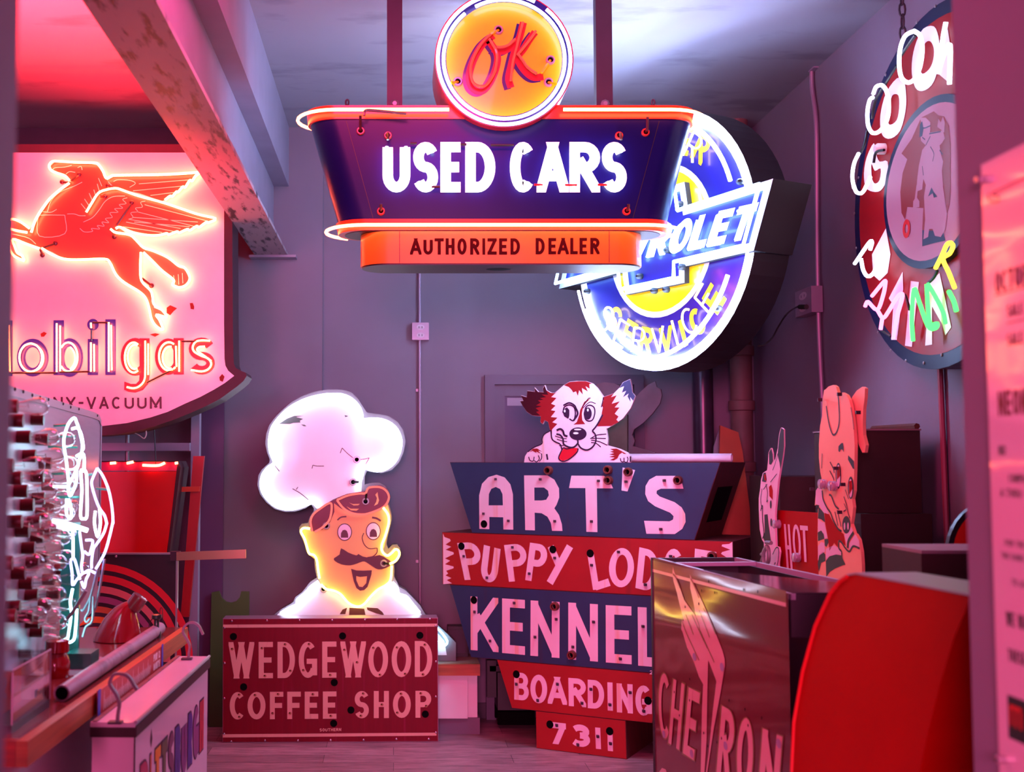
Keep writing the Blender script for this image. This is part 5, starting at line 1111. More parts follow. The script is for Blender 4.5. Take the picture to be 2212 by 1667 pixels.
# ============================================================ notice on the near wall
pln = Pl((XP - .006, 1.6, CAMZ), (0, -1))
nt_ = thing('notice_sheet', 'printed notice with dark red lettering on the near wall end', 'notice', pln.P((0, -.6)))
a0 = pln.px((2119, 360))[0]; b1 = pln.px((2119, 357))[1]
mm = M(); mm.rect(pln, a0, a0 + .46, -.62, b1, -.003, 0); build('paper', mm, mat('notice_paper', (236, 206, 214), .18, coat=1), nt_)
m_ink = mat('notice_ink', (120, 24, 44), .5); m_ink2 = mat('notice_ink_dark', (48, 20, 34), .5)
for s, tl_, h, mt_, wd in (('OCTOBER', (2150, 590), 46, m_ink, 260), ('SALE 5', (2176, 660), 26, m_ink, 130), ('SALE', (2176, 722), 26, m_ink, 90), ('NEON', (2156, 846), 54, m_ink, 170), ('NO', (2158, 962), 22, m_ink2, 40), ('COMPANY', (2180, 1024), 18, m_ink2, 130), ('A THOU', (2162, 1055), 18, m_ink2, 120), ('FOR THE', (2172, 1165), 14, m_ink2, 110), ('THE SIGNS', (2164, 1192), 14, m_ink2, 130), ('TO US', (2186, 1250), 14, m_ink2, 80), ('WE WA', (2174, 1320), 30, m_ink2, 120), ('THESE', (2178, 1400), 26, m_ink2, 100)):
    mm = M(); A = pln.px(tl_); hh = h * 1.0 / FPX * 1.7; ww = wd / FPX * 1.25
    for c, f0, f1 in word_boxes(s, .25): letter(mm, pln, c, (A[0] + ww * f0, A[1] - hh), (ww * (f1 - f0), 0), (0, hh), hh * .16, .0006)
    build('lettering', mm, mt_, nt_)
mm = M()
for p in ((2150, 640), (2176, 700)): A = pln.px(p); mm.flat(pln, [(A[0], A[1]), (A[0] + .2, A[1]), (A[0] + .2, A[1] + .0018), (A[0], A[1] + .0018)], .0006)
each('rule_line', mm, m_ink, nt_)
A = pln.px((2177, 1500)); mm = M(); mm.flat(pln, [(A[0], A[1] - .06), (A[0] + .1, A[1] - .06), (A[0] + .1, A[1]), (A[0], A[1])], .0006); build('logo_block', mm, m_black, nt_)
mm = M()
for i in range(3): mm.rib(pln, [(A[0] + .008 + .014 * i, A[1] - .042), (A[0] + .008 + .014 * i, A[1] - .016)], .006, .0012)
mm.rib(pln, [(A[0] + .006, A[1] - .015), (A[0] + .039, A[1] - .015)], .006, .0014); build('logo_letter', mm, m_red, nt_)
mm = M(); b_ = pln.px((2128, 388)); mm.lathe(pln.P(b_, 0), pln.n, [(0, .006), (.012, .006), (.014, .004)], 12); b_ = pln.px((2171, 1640)); mm.lathe(pln.P(b_, 0), pln.n, [(0, .006), (.012, .006), (.014, .004)], 12); each('standoff_bolt', mm, m_chrome, nt_)
mm = M(); mm.tube(catmull([pln.P(pln.px(p), .003) for p in PX('2140,418 2142,434 2160,436 2160,424 2148,418 2180,402 2230,378')], 4), .0009, 5); build('printed_flourish', mm, m_ink, nt_)

# ============================================================ pig, cat and ham sign (right, angled)
R5 = Cr(1600, 820, Z5); Rb = Cr(1600, 980, Z5)
oP = onY((1700, 1100), 4.7); plp = Pl((oP.x, oP.y, CAMZ), (.17, -.985))
ps = thing('cutout_sign', 'cut-out sign of a pink pig and a cat with a red board between', 'sign', plp.P((.2, -CAMZ), 0))
m_pig = mat('pig_pink', (238, 164, 132), .4, noise=.04); m_pki = mat('pig_ink', (34, 20, 44), .4); m_hred = mat('ham_red', (156, 4, 18), .5, noise=.05, spec=.1); m_pw = mat('pig_white', (226, 186, 204), .4)
def cut(name, pts, mt, w0, w1, label=None, floor=False):
    ab = [plp.px(p, w1) for p in pts]; 
    m = M(); m.prism(plp, ab, w0, w1); return build(name, m, mt, ps, label)
br_ = [plp.px(p) for p in Rb('370,612 845,645 860,1400 380,1400')]; br_[2] = (br_[2][0], -CAMZ + .002); br_[3] = (br_[3][0], -CAMZ + .002)
mm = M(); mm.prism(plp, br_, -.03, -.012); rb_ = build('red_board', mm, m_hred, ps, 'red board of the ham sign')
mm = M()
for c, q, t in (('H', '466,760 530,765 500,1260', 44), ('O', '555,760 640,770 575,1150', 44), ('T', '640,775 725,782 660,1165', 50)): letq(mm, plp, c, Rb(q), t / Z5, -.010)
for c, q, t in (('H', '508,1250 580,1260 530,1560', 62), ('A', '610,1270 680,1290 620,1560', 62), ('M', '695,1290 790,1305 705,1580', 60)): letq(mm, plp, c, Rb(q), t / Z5, -.010)
build('lettering', mm, m_pw, ps, 'white words HOT HAM')
pig = R5('880,1100 860,1000 845,850 845,700 858,500 880,400 885,230 900,120 950,75 1000,58 1030,80 1048,140 1095,140 1140,165 1170,220 1190,300 1205,400 1220,540 1232,700 1230,900 1225,1060 1222,1200 1205,1290 1215,1380 1205,1480 1192,1560 1225,1660') + Rb('1240,870 1275,930 1300,1060 1310,1200 1310,1500')
pab = [plp.px(p) for p in pig] + [plp.px(p) for p in Rb('850,1500 840,1200 830,900 835,600 860,540 800,560 805,500 815,400 860,330')]
n_ = len(pig); z_ = -CAMZ + .002
pab[n_ - 1] = (pab[n_ - 1][0], z_); pab[n_] = (pab[n_][0], z_)
mm = M(); mm.prism(plp, pab, -.012, 0); build('pig_cutout', mm, m_pig, ps, 'pink pig figure')
mm = M(); ab = [plp.px(p, -.02) for p in R5('1185,260 1210,190 1260,120 1320,78 1350,95 1345,200 1330,320 1325,480 1330,600 1358,710 1345,790 1320,790 1280,700 1250,600 1225,540 1215,400')]; mm.prism(plp, ab, -.03, -.018); build('pig_ear', mm, m_pig, ps)
k = .0008
mm = M()
for s in ('898,640 890,400', ): pass
for kk, s, wd in ((R5, '925,285 940,400 965,520 1000,598 1040,560 1065,450 1060,260 1048,150', 2.6), (R5, '880,800 875,960', 1.4), (R5, '1190,300 1210,420 1222,540', 1.4), (R5, '965,890 1000,960 1010,1010', 2), (R5, '962,985 1000,1060 1008,1090', 2.2), (R5, '955,1245 980,1260 1020,1360 1060,1400', 3), (R5, '1130,1190 1165,1290', 1.5), (R5, '1115,1265 1145,1360 1160,1440 1180,1500', 1.8), (R5, '1118,1340 1140,1400 1110,1425', 1.6), (R5, '1018,1430 1050,1580', 1.8), (R5, '1042,1410 1085,1590', 1.8),
                (R5, '880,1200 890,1290 930,1380 970,1440 1000,1520 1050,1610 1090,1640', 3), (Rb, '1060,940 1090,960 1130,1020 1175,1058 1215,1000 1285,1025', 3), (Rb, '1060,945 1060,1020 1090,1060 1095,1130 1125,1200', 3), (Rb, '1155,1020 1165,940 1220,850', 5)):
    prib(mm, plp, kk(s), wd, k + .0006)
pflat(mm, plp, R5('1055,770 1058,720 1085,690 1105,685 1112,730 1112,785 1098,755 1080,755 1068,785'), k + .0004); pflat(mm, plp, R5('1162,818 1222,880 1228,968 1212,962 1160,865'), k + .0004)
pflat(mm, plp, pell(R5, 1056, 1040, 30, 140), k); pflat(mm, plp, pell(R5, 1190, 1170, 32, 122), k); pflat(mm, plp, pell(R5, 1142, 1570, 44, 95), k + .0004)
pflat(mm, plp, Rb('840,570 900,640 912,745 870,710 835,700'), k); pflat(mm, plp, Rb('832,850 870,830 900,870 905,920 835,945'), k)
pflat(mm, plp, Rb('920,1160 960,1110 1030,1090 1085,1100 1120,1200 1020,1240 960,1280 925,1335'), k); pflat(mm, plp, Rb('832,1190 850,1100 890,1060 915,1090 915,1160 870,1180 845,1280'), k); pflat(mm, plp, Rb('905,925 945,920 950,960 925,1010 908,990'), k)
each('ink_shape', mm, m_pki, ps)
mm = M(); pflat(mm, plp, pell(R5, 1056, 1040, 20, 120), k + .0008); pflat(mm, plp, pell(R5, 1188, 1175, 20, 100), k + .0008)
pflat(mm, plp, Rb('835,705 880,740 905,745 940,910 905,920 895,870 870,830 835,850'), k); pflat(mm, plp, Rb('835,1000 870,955 905,965 912,1060 850,1100 835,1160'), k); pflat(mm, plp, Rb('920,1030 960,1010 1010,990 1060,1020 1085,1060 1085,1095 1030,1090 960,1108 920,1150'), k); pflat(mm, plp, Rb('1195,790 1215,830 1150,1010 1120,880'), k); pflat(mm, plp, Rb('1240,870 1280,940 1285,1010 1220,990 1170,1040 1180,960'), k); pflat(mm, plp, Rb('812,400 860,330 880,400 905,540 955,655 895,640 850,560 808,545'), k)
each('white_patch', mm, m_pw, ps)
mm = M(); pflat(mm, plp, R5('1040,950 1070,935 1075,1040 1040,1085'), k + .0014); pflat(mm, plp, R5('1172,1100 1200,1090 1208,1180 1170,1250'), k + .0014); pflat(mm, plp, Rb('905,640 955,655 1000,740 1060,830 1115,870 1135,1000 1080,950 1050,940 1050,1015 1010,965 960,1050 945,930 915,760'), k); each('red_patch', mm, m_hred, ps)
mm = M()
for p in R5('1122,1585 1160,1585'): pflat(mm, plp, pell(Cr(0, 0, 1), p[0], p[1], 1.8, 8), k + .001)
each('nostril', mm, m_pw, ps)
for p in R5('912,1130 1020,1150') + Rb('598,1122 385,762'):
    c = plp.px(p, .002); mm = M(); mm.lathe(plp.P(c, -.01 if p[0] < 1735 else .001), plp.n, [(0, .018), (.008, .018), (.009, .015), (.014, .015), (.015, .018), (.022, .018), (.025, .010)], 14); build('glass_insulator', mm, mat('clear_glass', (190, 180, 195), .08, .4), ps)
mm = M()
for p in R5('885,225 1098,165 1300,362 1060,965 1135,1140 1100,1440 800,1190'): q2_ = plp.P(plp.px(p, .004), .004); mm.box((q2_.x - .018, q2_.y - .004, q2_.z - .004), (q2_.x - .002, q2_.y + .004, q2_.z + .008))
each('tube_clip', mm, m_clip, ps)
# the cat half of the same sign
cat_ = R5('440,520 465,540 468,720 455,830 430,980 410,1100 395,1250 380,1400 375,1480') + Rb('380,850 385,1000 415,1010 425,1060 410,1180 390,1400 255,1400')
cab = [plp.px(p, .01) for p in cat_] + [plp.px(p, .01) for p in Rb('255,960 235,930 210,820 200,600 200,480 215,380') + R5('225,1080 245,1010 290,980 300,880 305,790 330,740 345,800 350,890 380,860 405,740 420,590')]
n_ = len(cat_); cab[n_ - 2] = (cab[n_ - 2][0], z_); cab[n_ - 1] = (cab[n_ - 1][0], z_)
mm = M(); mm.prism(plp, cab, .004, .012); build('cat_cutout', mm, m_pw, ps, 'white and black cat figure')
k = .0128; mm = M()
for s in ('305,790 330,742 345,800 350,880 330,920 308,915', '420,590 440,522 466,542 468,720 455,830 430,980 420,900 400,820 405,740'): pflat(mm, plp, R5(s), k)
for s in ('230,1100 245,1010 270,1005 280,1080 270,1110', ): pflat(mm, plp, R5(s), k)
pflat(mm, plp, pell(R5, 325, 1350, 10, 45), k); pflat(mm, plp, pell(R5, 330, 1545, 10, 45), k)
pflat(mm, plp, Rb('255,660 290,655 300,760 320,900 330,960 270,960 250,930 240,900 260,850'), k)
for kk, s, wd in ((R5, '345,980 375,900 400,800', 1.2), (R5, '320,1110 390,1020', 1.2), (R5, '270,1130 290,1220 280,1320 295,1300', 1.4), (R5, '245,1190 285,1130', 1.4), (R5, '230,1180 215,1300 230,1400', 1.4), (Rb, '215,620 235,560 235,700 250,860 235,920', 2), (Rb, '345,1090 380,1020 410,1030 405,1140 380,1280', 1.6), (Rb, '360,1240 365,1190 378,1180', 1.4)): prib(mm, plp, kk(s), wd, k + .0006)
each('ink_shape', mm, m_pki, ps)
mm = M(); pflat(mm, plp, R5('305,1160 330,1135 347,1200 345,1300 310,1260'), k); pflat(mm, plp, R5('252,1030 268,1020 275,1090 258,1090'), k + .001); each('red_patch', mm, m_hred, ps)
mm = M()
for s in ('275,960 330,965', '285,1000 250,1060 250,1160 275,1200 300,1150 300,1050 285,1000', '250,1100 220,1180 205,1260', '240,1080 225,1090'): ptube(mm, plp, Rb(s), .05, .008, 3)
each('metal_bracket', mm, m_galv, ps)

# ---- boxes against the right wall behind it
m_cab = mat('cabinet_brown', (44, 10, 9), .6, noise=.2, nscale=6)
m_cabt = mat('cabinet_top', (132, 112, 120), .5, noise=.1)
def slab(pts0, pts1): return M().hexa(pts0, pts1)
YC = 4.55; zc1 = onY((1900, 930), YC).z; xr1 = min(onY((1987, 930), YC).x, XR - .05); xl1_ = onY((1842, 930), YC).x; zc2 = onY((1985, 1108), YC).z; YD = YC + .42
bc = thing('sign_cabinet', 'tall rusty brown cabinet standing behind the pink pig cut-out', 'cabinet', ((xl1_ + xr1) / 2, YC + .2, 0))
mm = M(); mm.box((xl1_, YC, zc2), (xr1, YD, zc1)); mm.box((xl1_, YC - .06, 0), (xr1 + .01, YD, zc2 - .001)); build('cabinet_body', mm, m_cab, bc)
mm = M(); mm.box((xl1_ - .005, YC - .004, zc1), (xr1 + .004, YD, zc1 + .006)); build('top_plate', mm, m_cabt, bc)
mm = M(); mm.tube([(xr1 - .01, YC, zc1 + .016), (xr1 - .03, YD - .05, zc1 + .016)], .012, 6); build('angle_iron', mm, m_brown, bc)
mm = M(); zz = onY((1730, 1030), 5.3).z; mm.box((onY((1684, 1030), 5.3).x, 5.3, 0), (XR - .06, 5.75, zz)); one('storage_box', mm, m_cab, 'dark brown box standing behind the ham board and cat', 'box')
YE = 3.0; z_e = onY((2020, 1196), YE).z; x0 = onY((1990, 1200), YE).x
mm = M(); mm.box((x0, YE, 0), (XR - .03, YE + .24, z_e)); lb = one('storage_box', mm, m_cab, 'low reddish brown box between the pig sign and the near wall end', 'box')
mm = M(); mm.box((x0, YE - .002, z_e), (XR - .03, YE + .24, z_e + .008)); build('lid', mm, m_cabt, lb)
pld = Pl((onY((2165, 1195), 3.5).x, 3.5, CAMZ), (1, 0)); c = pld.px((2165, 1195))
rd = thing('round_sign', 'orange red round sign with a black edge behind the low brown box', 'sign', (pld.O.x, 3.51, 0))
mm = M(); mm.prism(pld, ell(c, .157, .157, 40), -.02, 0); build('sign_disc', mm, m_black, rd)
mm = M(); mm.flat(pld, ell(c, .142, .142, 40), .001); build('red_face', mm, mat('orange_red_face', (232, 42, 20), .35), rd)
mm = M(); mm.cyl((pld.O.x, 3.51, .02), (pld.O.x, 3.51, c[1] + CAMZ - .15), .015, 10); build('pole', mm, m_dark, rd)
mm = M(); mm.cyl((pld.O.x, 3.51, 0), (pld.O.x, 3.51, .02), .12, 20); build('base', mm, m_dark, rd)
mm = M(); mm.rect(pld, c[0] - .125, c[0] - .08, c[1] - .02, c[1] + .01, .0015, .002); build('dark_mark', mm, m_navy, rd)
# ============================================================ work table on the left
TZ = .85
tn, tf = onZ((60, 1601), TZ), onZ((406, 1355), TZ); td = tf - tn
XL = -2.3
def tq(x, y): return (x, y)
tb = thing('work_table', 'long wood-edged work table holding the bulb studded sign', 'table', ((tn.x + XL) / 2, (tn.y + tf.y) / 2, 0))
m_ttop = mat('table_top', (128, 58, 54), .16, noise=.06, coat=.3)
def quadbox(xl, dx, y0, y1, z0, z1):   # right side follows the table edge, offset dx
    r0 = tn + td * ((y0 - tn.y) / td.y); r1 = tn + td * ((y1 - tn.y) / td.y)
    c = [(xl, y0), (r0.x + dx, y0), (r1.x + dx, y1), (xl, y1)]
    return M().hexa([Vector((a, b, z0)) for a, b in c], [Vector((a, b, z1)) for a, b in c])
build('table_top', quadbox(XL, -.026, tn.y + .026, tf.y, TZ - .045, TZ), m_ttop, tb)
TE = .055 * 1
mm = M(); r0, r1 = tn, tf; e = Vector((-.025, 0, 0))
mm.hexa([r0 + Vector((0, 0, -TE)) + e, r0 + Vector((0, 0, -TE)), r1 + Vector((0, 0, -TE)), r1 + Vector((0, 0, -TE)) + e], [r0 + e, r0, r1, r1 + e]); build('side_edge', mm, m_wood, tb, 'oak edge strip')
mm = M(); mm.box((XL, tn.y, TZ - TE), (tn.x - .0255, tn.y + .025, TZ)); build('front_edge', mm, mat('red_oak_edge', (150, 44, 24), .4, noise=.35, nscale=3, stretch=(2, 2, 30)), tb, 'reddish oak front edge')
build('cabinet_body', quadbox(XL + .05, -.09, tn.y + .10, tf.y - .06, .0, TZ - TE - .001), mat('white_laminate', (226, 214, 226), .35), tb)

# ---- cabinet sign full of bulbs, standing on the table
n0 = onY((0, 828), 2.93); L5 = Cr(0, 820, Z5); Lb = Cr(0, 1100, Z5)
dirv = Vector((-1.217 + .958, 5.0 - 2.93)).normalized()
pls = Pl((-.958, 2.93, CAMZ), (dirv.x, dirv.y))
bs = thing('bulb_sign', 'grey metal sign cabinet studded with clear bulbs, standing on the table', 'sign', pls.P((1.0, TZ - CAMZ), -.07))
b_ = TZ + .001 - CAMZ
tp = [pls.px(p) for p in PX('-4,827 60,846 130,868 203,891 213,896 217,908')]; far = tp[-1][0]
prof = [(tp[0][0], b_), (far - .05, b_), (far, b_ + .12)] + tp[::-1]
m_sg = mat('brushed_grey', (176, 158, 172), .32, .35, noise=.06, nscale=5, stretch=(1, 1, 18))
mm = M(); mm.prism(pls, prof, -.14, 0); build('cabinet', mm, m_sg, bs)
mm = M(); e1 = [(a, z - .024) for a, z in tp]; mm.prism(pls, e1 + tp[::-1], .0005, .004)
mm.tube([pls.P((far, tp[-1][1] - .02), .002), pls.P((far, b_ + .12), .002)], .006, 6); each('edge_trim', mm, m_silver, bs)
mm = M(); studs(mm, pls, L5('60,72 158,103 248,130 345,170 430,195 520,215 680,262 760,298 850,318 1050,390'), .005, .004); each('screw', mm, m_black, bs)
m_sock = mat('socket_maroon', (96, 20, 22), .45, noise=.1); m_fil = mat('filament', (150, 140, 130), .4, .5)
random.seed(3)
socks = L5('40,290 105,445 340,430 185,620 390,650 250,825 425,905 -10,930 85,1065 340,1045 155,1205 350,1285 455,1140 225,1355 390,1445 465,1385 90,1535 300,1540 170,1620') + Lb('-20,580 175,235 335,305 490,235 240,420 375,520 285,580 590,650 210,800 275,925 70,1060 415,1030 510,910 20,1150 215,1160 285,1225 330,1320 410,250 130,690 460,760')
for i, p in enumerate(socks):
    q = pls.px(p); P0 = pls.P((q[0], q[1]), 0); n = pls.n
    m = M(); m.lathe(P0, n, [(0, .0165), (.030, .0175), (.034, .017), (.034, .013)], 14); s_ = build('lamp_socket', m, m_sock, bs)
    if i in (1, 2): continue
    m = M(); m.lathe(P0 + n * .03, n, [(0, .0115), (.010, .012), (.026, .0165), (.042, .0215), (.056, .0225), (.068, .0195), (.076, .011), (.079, .002)], 14, False); g_ = build('glass_bulb', m, m_glass, s_)
    m = M(); m.tube([P0 + n * .03, P0 + n * .055, P0 + n * .058 + Vector((0, 0, .006)), P0 + n * .06 + Vector((0, 0, -.004))], .0012, 4); build('filament', m, m_fil, s_)

# ---- bent glass neon piece standing on a green block
pg = Pl((onY((170, 1300), 3.55).x, 3.55, CAMZ), (1, 0))
ng = thing('neon_sculpture', 'tall bundle of glowing white and cyan neon tubes in front of the bulb sign', 'neon', pg.P(pg.px((172, 1400)), 0))
ng.location.z = TZ
NT = .0034
for kk, s, mt_, w_ in ((L5, '745,1140 720,900 690,700 700,600 740,480 800,415 830,470 860,560 890,700 880,800 855,870 840,940 790,1050 740,1150 755,1260 800,1180 825,1100 828,960', n_cyan, .0), (L5, '775,535 840,525 880,600 900,720 895,760', n_white, .04), (L5, '825,830 890,800 910,860 905,1000', n_cyan, .05), (L5, '870,980 930,1000 940,1200 940,1470 905,1505 870,1470 885,1200 870,990', n_white, .01),
                 (L5, '720,1290 720,1450 765,1500 770,1400 740,1290', n_cyan, .02), (L5, '575,1155 740,1160', n_white, .03), (L5, '1050,960 1005,1060 990,1130 1030,1280 1075,1390 1130,1470 1155,1560', n_lav, -.02), (L5, '1050,958 1110,1040 1175,1200 1212,1400 1222,1560', n_lav, -.02)):
    m = M(); ptube(m, pg, kk(s), w_, NT, 4, False, 7); build('neon_tube', m, mt_, ng)
for kk, s, mt_, w_, r in ((Lb, '1222,130 1190,270 1140,450 1080,570 1035,645', n_lav, -.02, NT), (Lb, '1155,150 1120,260 1050,370 1010,430 990,560 990,640', n_lav, -.02, NT), (Lb, '1030,20 1020,150 1055,300 1085,150 1075,0', n_white, -.02, NT), (Lb, '570,125 760,170 945,230', n_white, .03, .0065), (Lb, '620,180 780,215', n_white, .05, .006), (Lb, '860,240 880,400 895,500 880,620 900,690 960,660 1030,690', n_lav, .01, NT), (Lb, '925,335 1000,340 985,430 960,490 910,455', n_lav, .01, NT),
                    (Lb, '785,200 790,380 790,540', n_white, .03, NT), (Lb, '760,560 780,700 785,820 830,760 900,690 960,690 930,760 910,850 880,780', n_lav, .03, NT), (Lb, '760,550 800,535 830,620 865,760', n_lav, .02, NT), (Lb, '785,860 760,1000 770,1100 755,1250 730,1400 715,1450 660,1470', n_cyan, .03, NT), (Lb, '830,1080 820,1250 805,1390 775,1430 735,1445', n_cyan, .03, NT)):
    m = M(); ptube(m, pg, kk(s), w_, r, 4, False, 7); build('neon_tube', m, mt_, ng)
m_grn = mat('green_glass', (20, 92, 80), .3, coat=.3)
m = M()
for k_, s in ((L5, '580,500 720,490'), (L5, '620,615 820,610'), (L5, '520,725 840,730'), (L5, '560,1020 690,1015'), (L5, '600,1220 720,1210'), (L5, '610,1270 860,1270'), (L5, '1040,1175 1185,1190'), (L5, '940,1030 1000,1020')): ptube(m, pg, k_(s), -.03, .004, 1)
each('tube_support', m, m_grn, ng)
m = M(); ptube(m, pg, Lb('930,880 800,1090 670,1260'), .09, .0055, 3); ptube(m, pg, Lb('1130,540 1050,1000 1000,1130'), -.03, .004, 3); ptube(m, pg, Lb('1050,660 980,940 900,1090 880,1080'), -.02, .004, 3); ptube(m, pg, Lb('980,950 960,1100 920,1180 940,1220 970,1180'), -.01, .0035, 3); ptube(m, pg, Lb('1010,940 1000,1200 930,1270 895,1380'), -.01, .004, 3); each('clear_tube', m, m_galv, ng)
zb_g = TZ
m = M(); q0, q1 = pg.px((100, 1390)), pg.px((147, 1180)); m.rect(pg, pg.px((118, 1390))[0], pg.px((160, 1390))[0], TZ - CAMZ, pg.px((150, 1130))[1], -.06, -.05); build('back_plate', m, m_grn, ng)
gp0, gp1 = onY((147, 1407), 3.5), onY((196, 1407), 3.5)
m = M(); m.box((gp0.x - .01, 3.5, TZ), (gp1.x, 3.6, TZ + .046)); build('green_block', m, m_grn, ng)
# ---- things lying on the table
p0, p1 = onZ((133, 1498), TZ + .021), onZ((345, 1357), TZ + .021); d = p1 - p0
mm = M(); r = .0205; mm.lathe(p0, d, [(.02, .001), (.02, r * .78), (0, r * .8), (0, r), (d.length, r), (d.length, r * .5)], 18); pi_ = one('steel_pipe', mm, mat('grey_pipe', (150, 128, 146), .5, .1, noise=.12, nscale=10, dirt=(96, 80, 90), damt=.6, dscale=14), 'dull grey metal pipe lying along the table edge', 'pipe')
mm = M(); mm.lathe(p0 + d * .021 / d.length * 1.0, -d, [(0, .001), (0, r * .77)], 18); 
mm = M(); mm.v = [p0 + d.normalized() * .004 + (d.normalized().orthogonal().normalized() * math.cos(i * math.pi / 9) + d.normalized().cross(d.normalized().orthogonal().normalized()) * math.sin(i * math.pi / 9)) * r * .8 for i in range(18)]; mm.f = [tuple(range(18))]; build('bore', mm, m_hole, pi_)
bp = onZ((255, 1383), TZ); k_ = bp.y / FPX
sh = thing('lamp_shade', 'red enamel angled lamp shade standing on the table', 'lamp shade', bp)
mm = M(); mm.smooth = True; rows = [((254, 1384), 51), ((256, 1376), 49), ((264, 1350), 40), ((273, 1330), 30), ((279, 1319), 21), ((284, 1313), 15), ((288, 1309), 12)]; N_ = 24; b0 = 0
for i, (c, rp) in enumerate(rows):
    cw_ = onY(c, bp.y); t_ = min(i / 5, 1) * .9
    for k in range(N_):
        a = 2 * math.pi * k / N_; mm.v.append(cw_ + Vector((rp * k_ * math.cos(a) * math.cos(t_), rp * k_ * math.sin(a), -rp * k_ * math.cos(a) * math.sin(t_))))
for i in range(len(rows) - 1):
    for k in range(N_): k2 = (k + 1) % N_; mm.f.append((i * N_ + k, i * N_ + k2, (i + 1) * N_ + k2, (i + 1) * N_ + k))
lo = min(v.z for v in mm.v)
for v in mm.v: v.z += TZ + .001 - lo
m_shd = mat('shade_red', (150, 10, 22), .14, coat=1)
build('dome', mm, m_shd, sh); a_, b2 = onY((284, 1316), bp.y), onY((300, 1294), bp.y)
mm = M(); mm.lathe(a_, b2 - a_, [(0, .022), (.004, .027), ((b2 - a_).length * 1.25, .027), ((b2 - a_).length * 1.3, .02)], 12); build('neck', mm, mat('neck_red', (120, 12, 22), .2, coat=1), sh)
def redjar(px_, r, h, lab, tilt):
    p = onZ(px_, TZ); m = M(); d_ = Vector((tilt, -.1, 1)); m.lathe(p + Vector((0, 0, .0)), (0, 0, 1), [(0, r * .9), (h * .12, r), (h * .4, r), (h * .62, r * .72), (h * .66, r * .9), (h * .95, r * .9), (h, r * .7)], 18); return one('enamel_socket', m, mat('jar_red', (150, 6, 14), .15, coat=1), lab, 'lamp part')
redjar((122, 1462), .037, .105, 'red enamel lamp neck standing beside the clear display case', 0)
ip = onZ((338, 1378), TZ); ins_ = thing('insulator', 'small dark green insulator with a wire loop near the far table edge', 'insulator', ip)
mm = M(); mm.lathe(ip, (0, 0, 1), [(0, .016), (.02, .016), (.03, .009), (.06, .009), (.066, .017), (.078, .017), (.08, .012)], 12); build('insulator_body', mm, mat('insulator_green', (24, 50, 44), .3, coat=.4), ins_)
mm = M(); mm.tube(catmull([ip + Vector(v) for v in ((.01, 0, .078), (.012, 0, .098), (.018, 0, .10), (.02, 0, .08), (.022, 0, .05))], 4), .0016, 5); mm.tube(catmull([ip + Vector(v) for v in ((-.01, 0, .07), (-.024, 0, .05), (-.026, 0, .02))], 4), .0016, 5); each('wire', mm, m_porc, ins_)
q4 = [onZ(p, TZ + .001) for p in PX('136,1452 210,1422 146,1420 122,1440')]
a, b = onZ((112, 1475), TZ), onZ((205, 1420), TZ); mm = M(); mm.box((-1.02, b.y - .32, TZ + .0008), (-.86, b.y, TZ + .002)); one('paper_sheet', mm, mat('sheet_white', (210, 214, 220), .1, coat=1), 'glossy white sheet lying on the table beside the pipe', 'paper')
# clear display case
cA, cB = onZ((20, 1585), TZ), onZ((112, 1526), TZ); hC = (onY((20, 1452), cA.y).z - TZ)
cs = thing('display_case', 'small clear acrylic case with a dark base at the near table corner', 'case', ((cA.x + cB.x) / 2 - .03, (cA.y + cB.y) / 2, TZ))
xr_c = (cA.x + cB.x) / 2; xl_c = xr_c - .105
mm = M(); mm.box((xl_c, cA.y, TZ), (xr_c, cB.y, TZ + .018)); build('base', mm, mat('case_base', (60, 52, 62), .35), cs)
T_ = .004; z0_ = TZ + .0185
for nm, a, b in (('side_pane', (xr_c - T_, cA.y, z0_), (xr_c, cB.y, TZ + hC)), ('front_pane', (xl_c, cA.y, z0_), (xr_c - T_, cA.y + T_, TZ + hC)), ('back_pane', (xl_c, cB.y - T_, z0_), (xr_c - T_, cB.y, TZ + hC)), ('top_pane', (xl_c, cA.y, TZ + hC), (xr_c, cB.y, TZ + hC + T_))):
    mm = M(); mm.box(a, b); build(nm, mm, m_acryl, cs)
mm = M()
for x, y in ((xr_c, cA.y), (xr_c, cB.y)): mm.tube([(x, y, z0_), (x, y, TZ + hC)], .0018, 5)
mm.tube([(xr_c, cA.y, TZ + hC + T_), (xr_c, cB.y, TZ + hC + T_)], .0018, 5); each('bright_edge', mm, mat('edge_clear', (214, 200, 212), .15), cs)
mc = thing('mirrored_sign', 'red lettered plate standing in for a sign mirrored in the display case', 'sign', (xr_c - .05, (cA.y + cB.y) / 2, z0_))  # plate added in place of a red sign mirrored by the case
plx = Pl((xr_c - .05, cA.y + .03, CAMZ), (-.05, 1.0)); ll = cB.y - cA.y - .06
mm = M(); mm.rect(plx, 0, ll, z0_ - CAMZ + .001, TZ + hC - .02 - CAMZ, -.012, 0); build('red_plate', mm, m_red, mc)
mm = M()
for c, a in (('R', .1), ('O', .55)): letter(mm, plx, c, (ll * a, TZ + .05 - CAMZ), (ll * .34, 0), (0, .055), .012, .001)
build('lettering', mm, m_pale, mc)

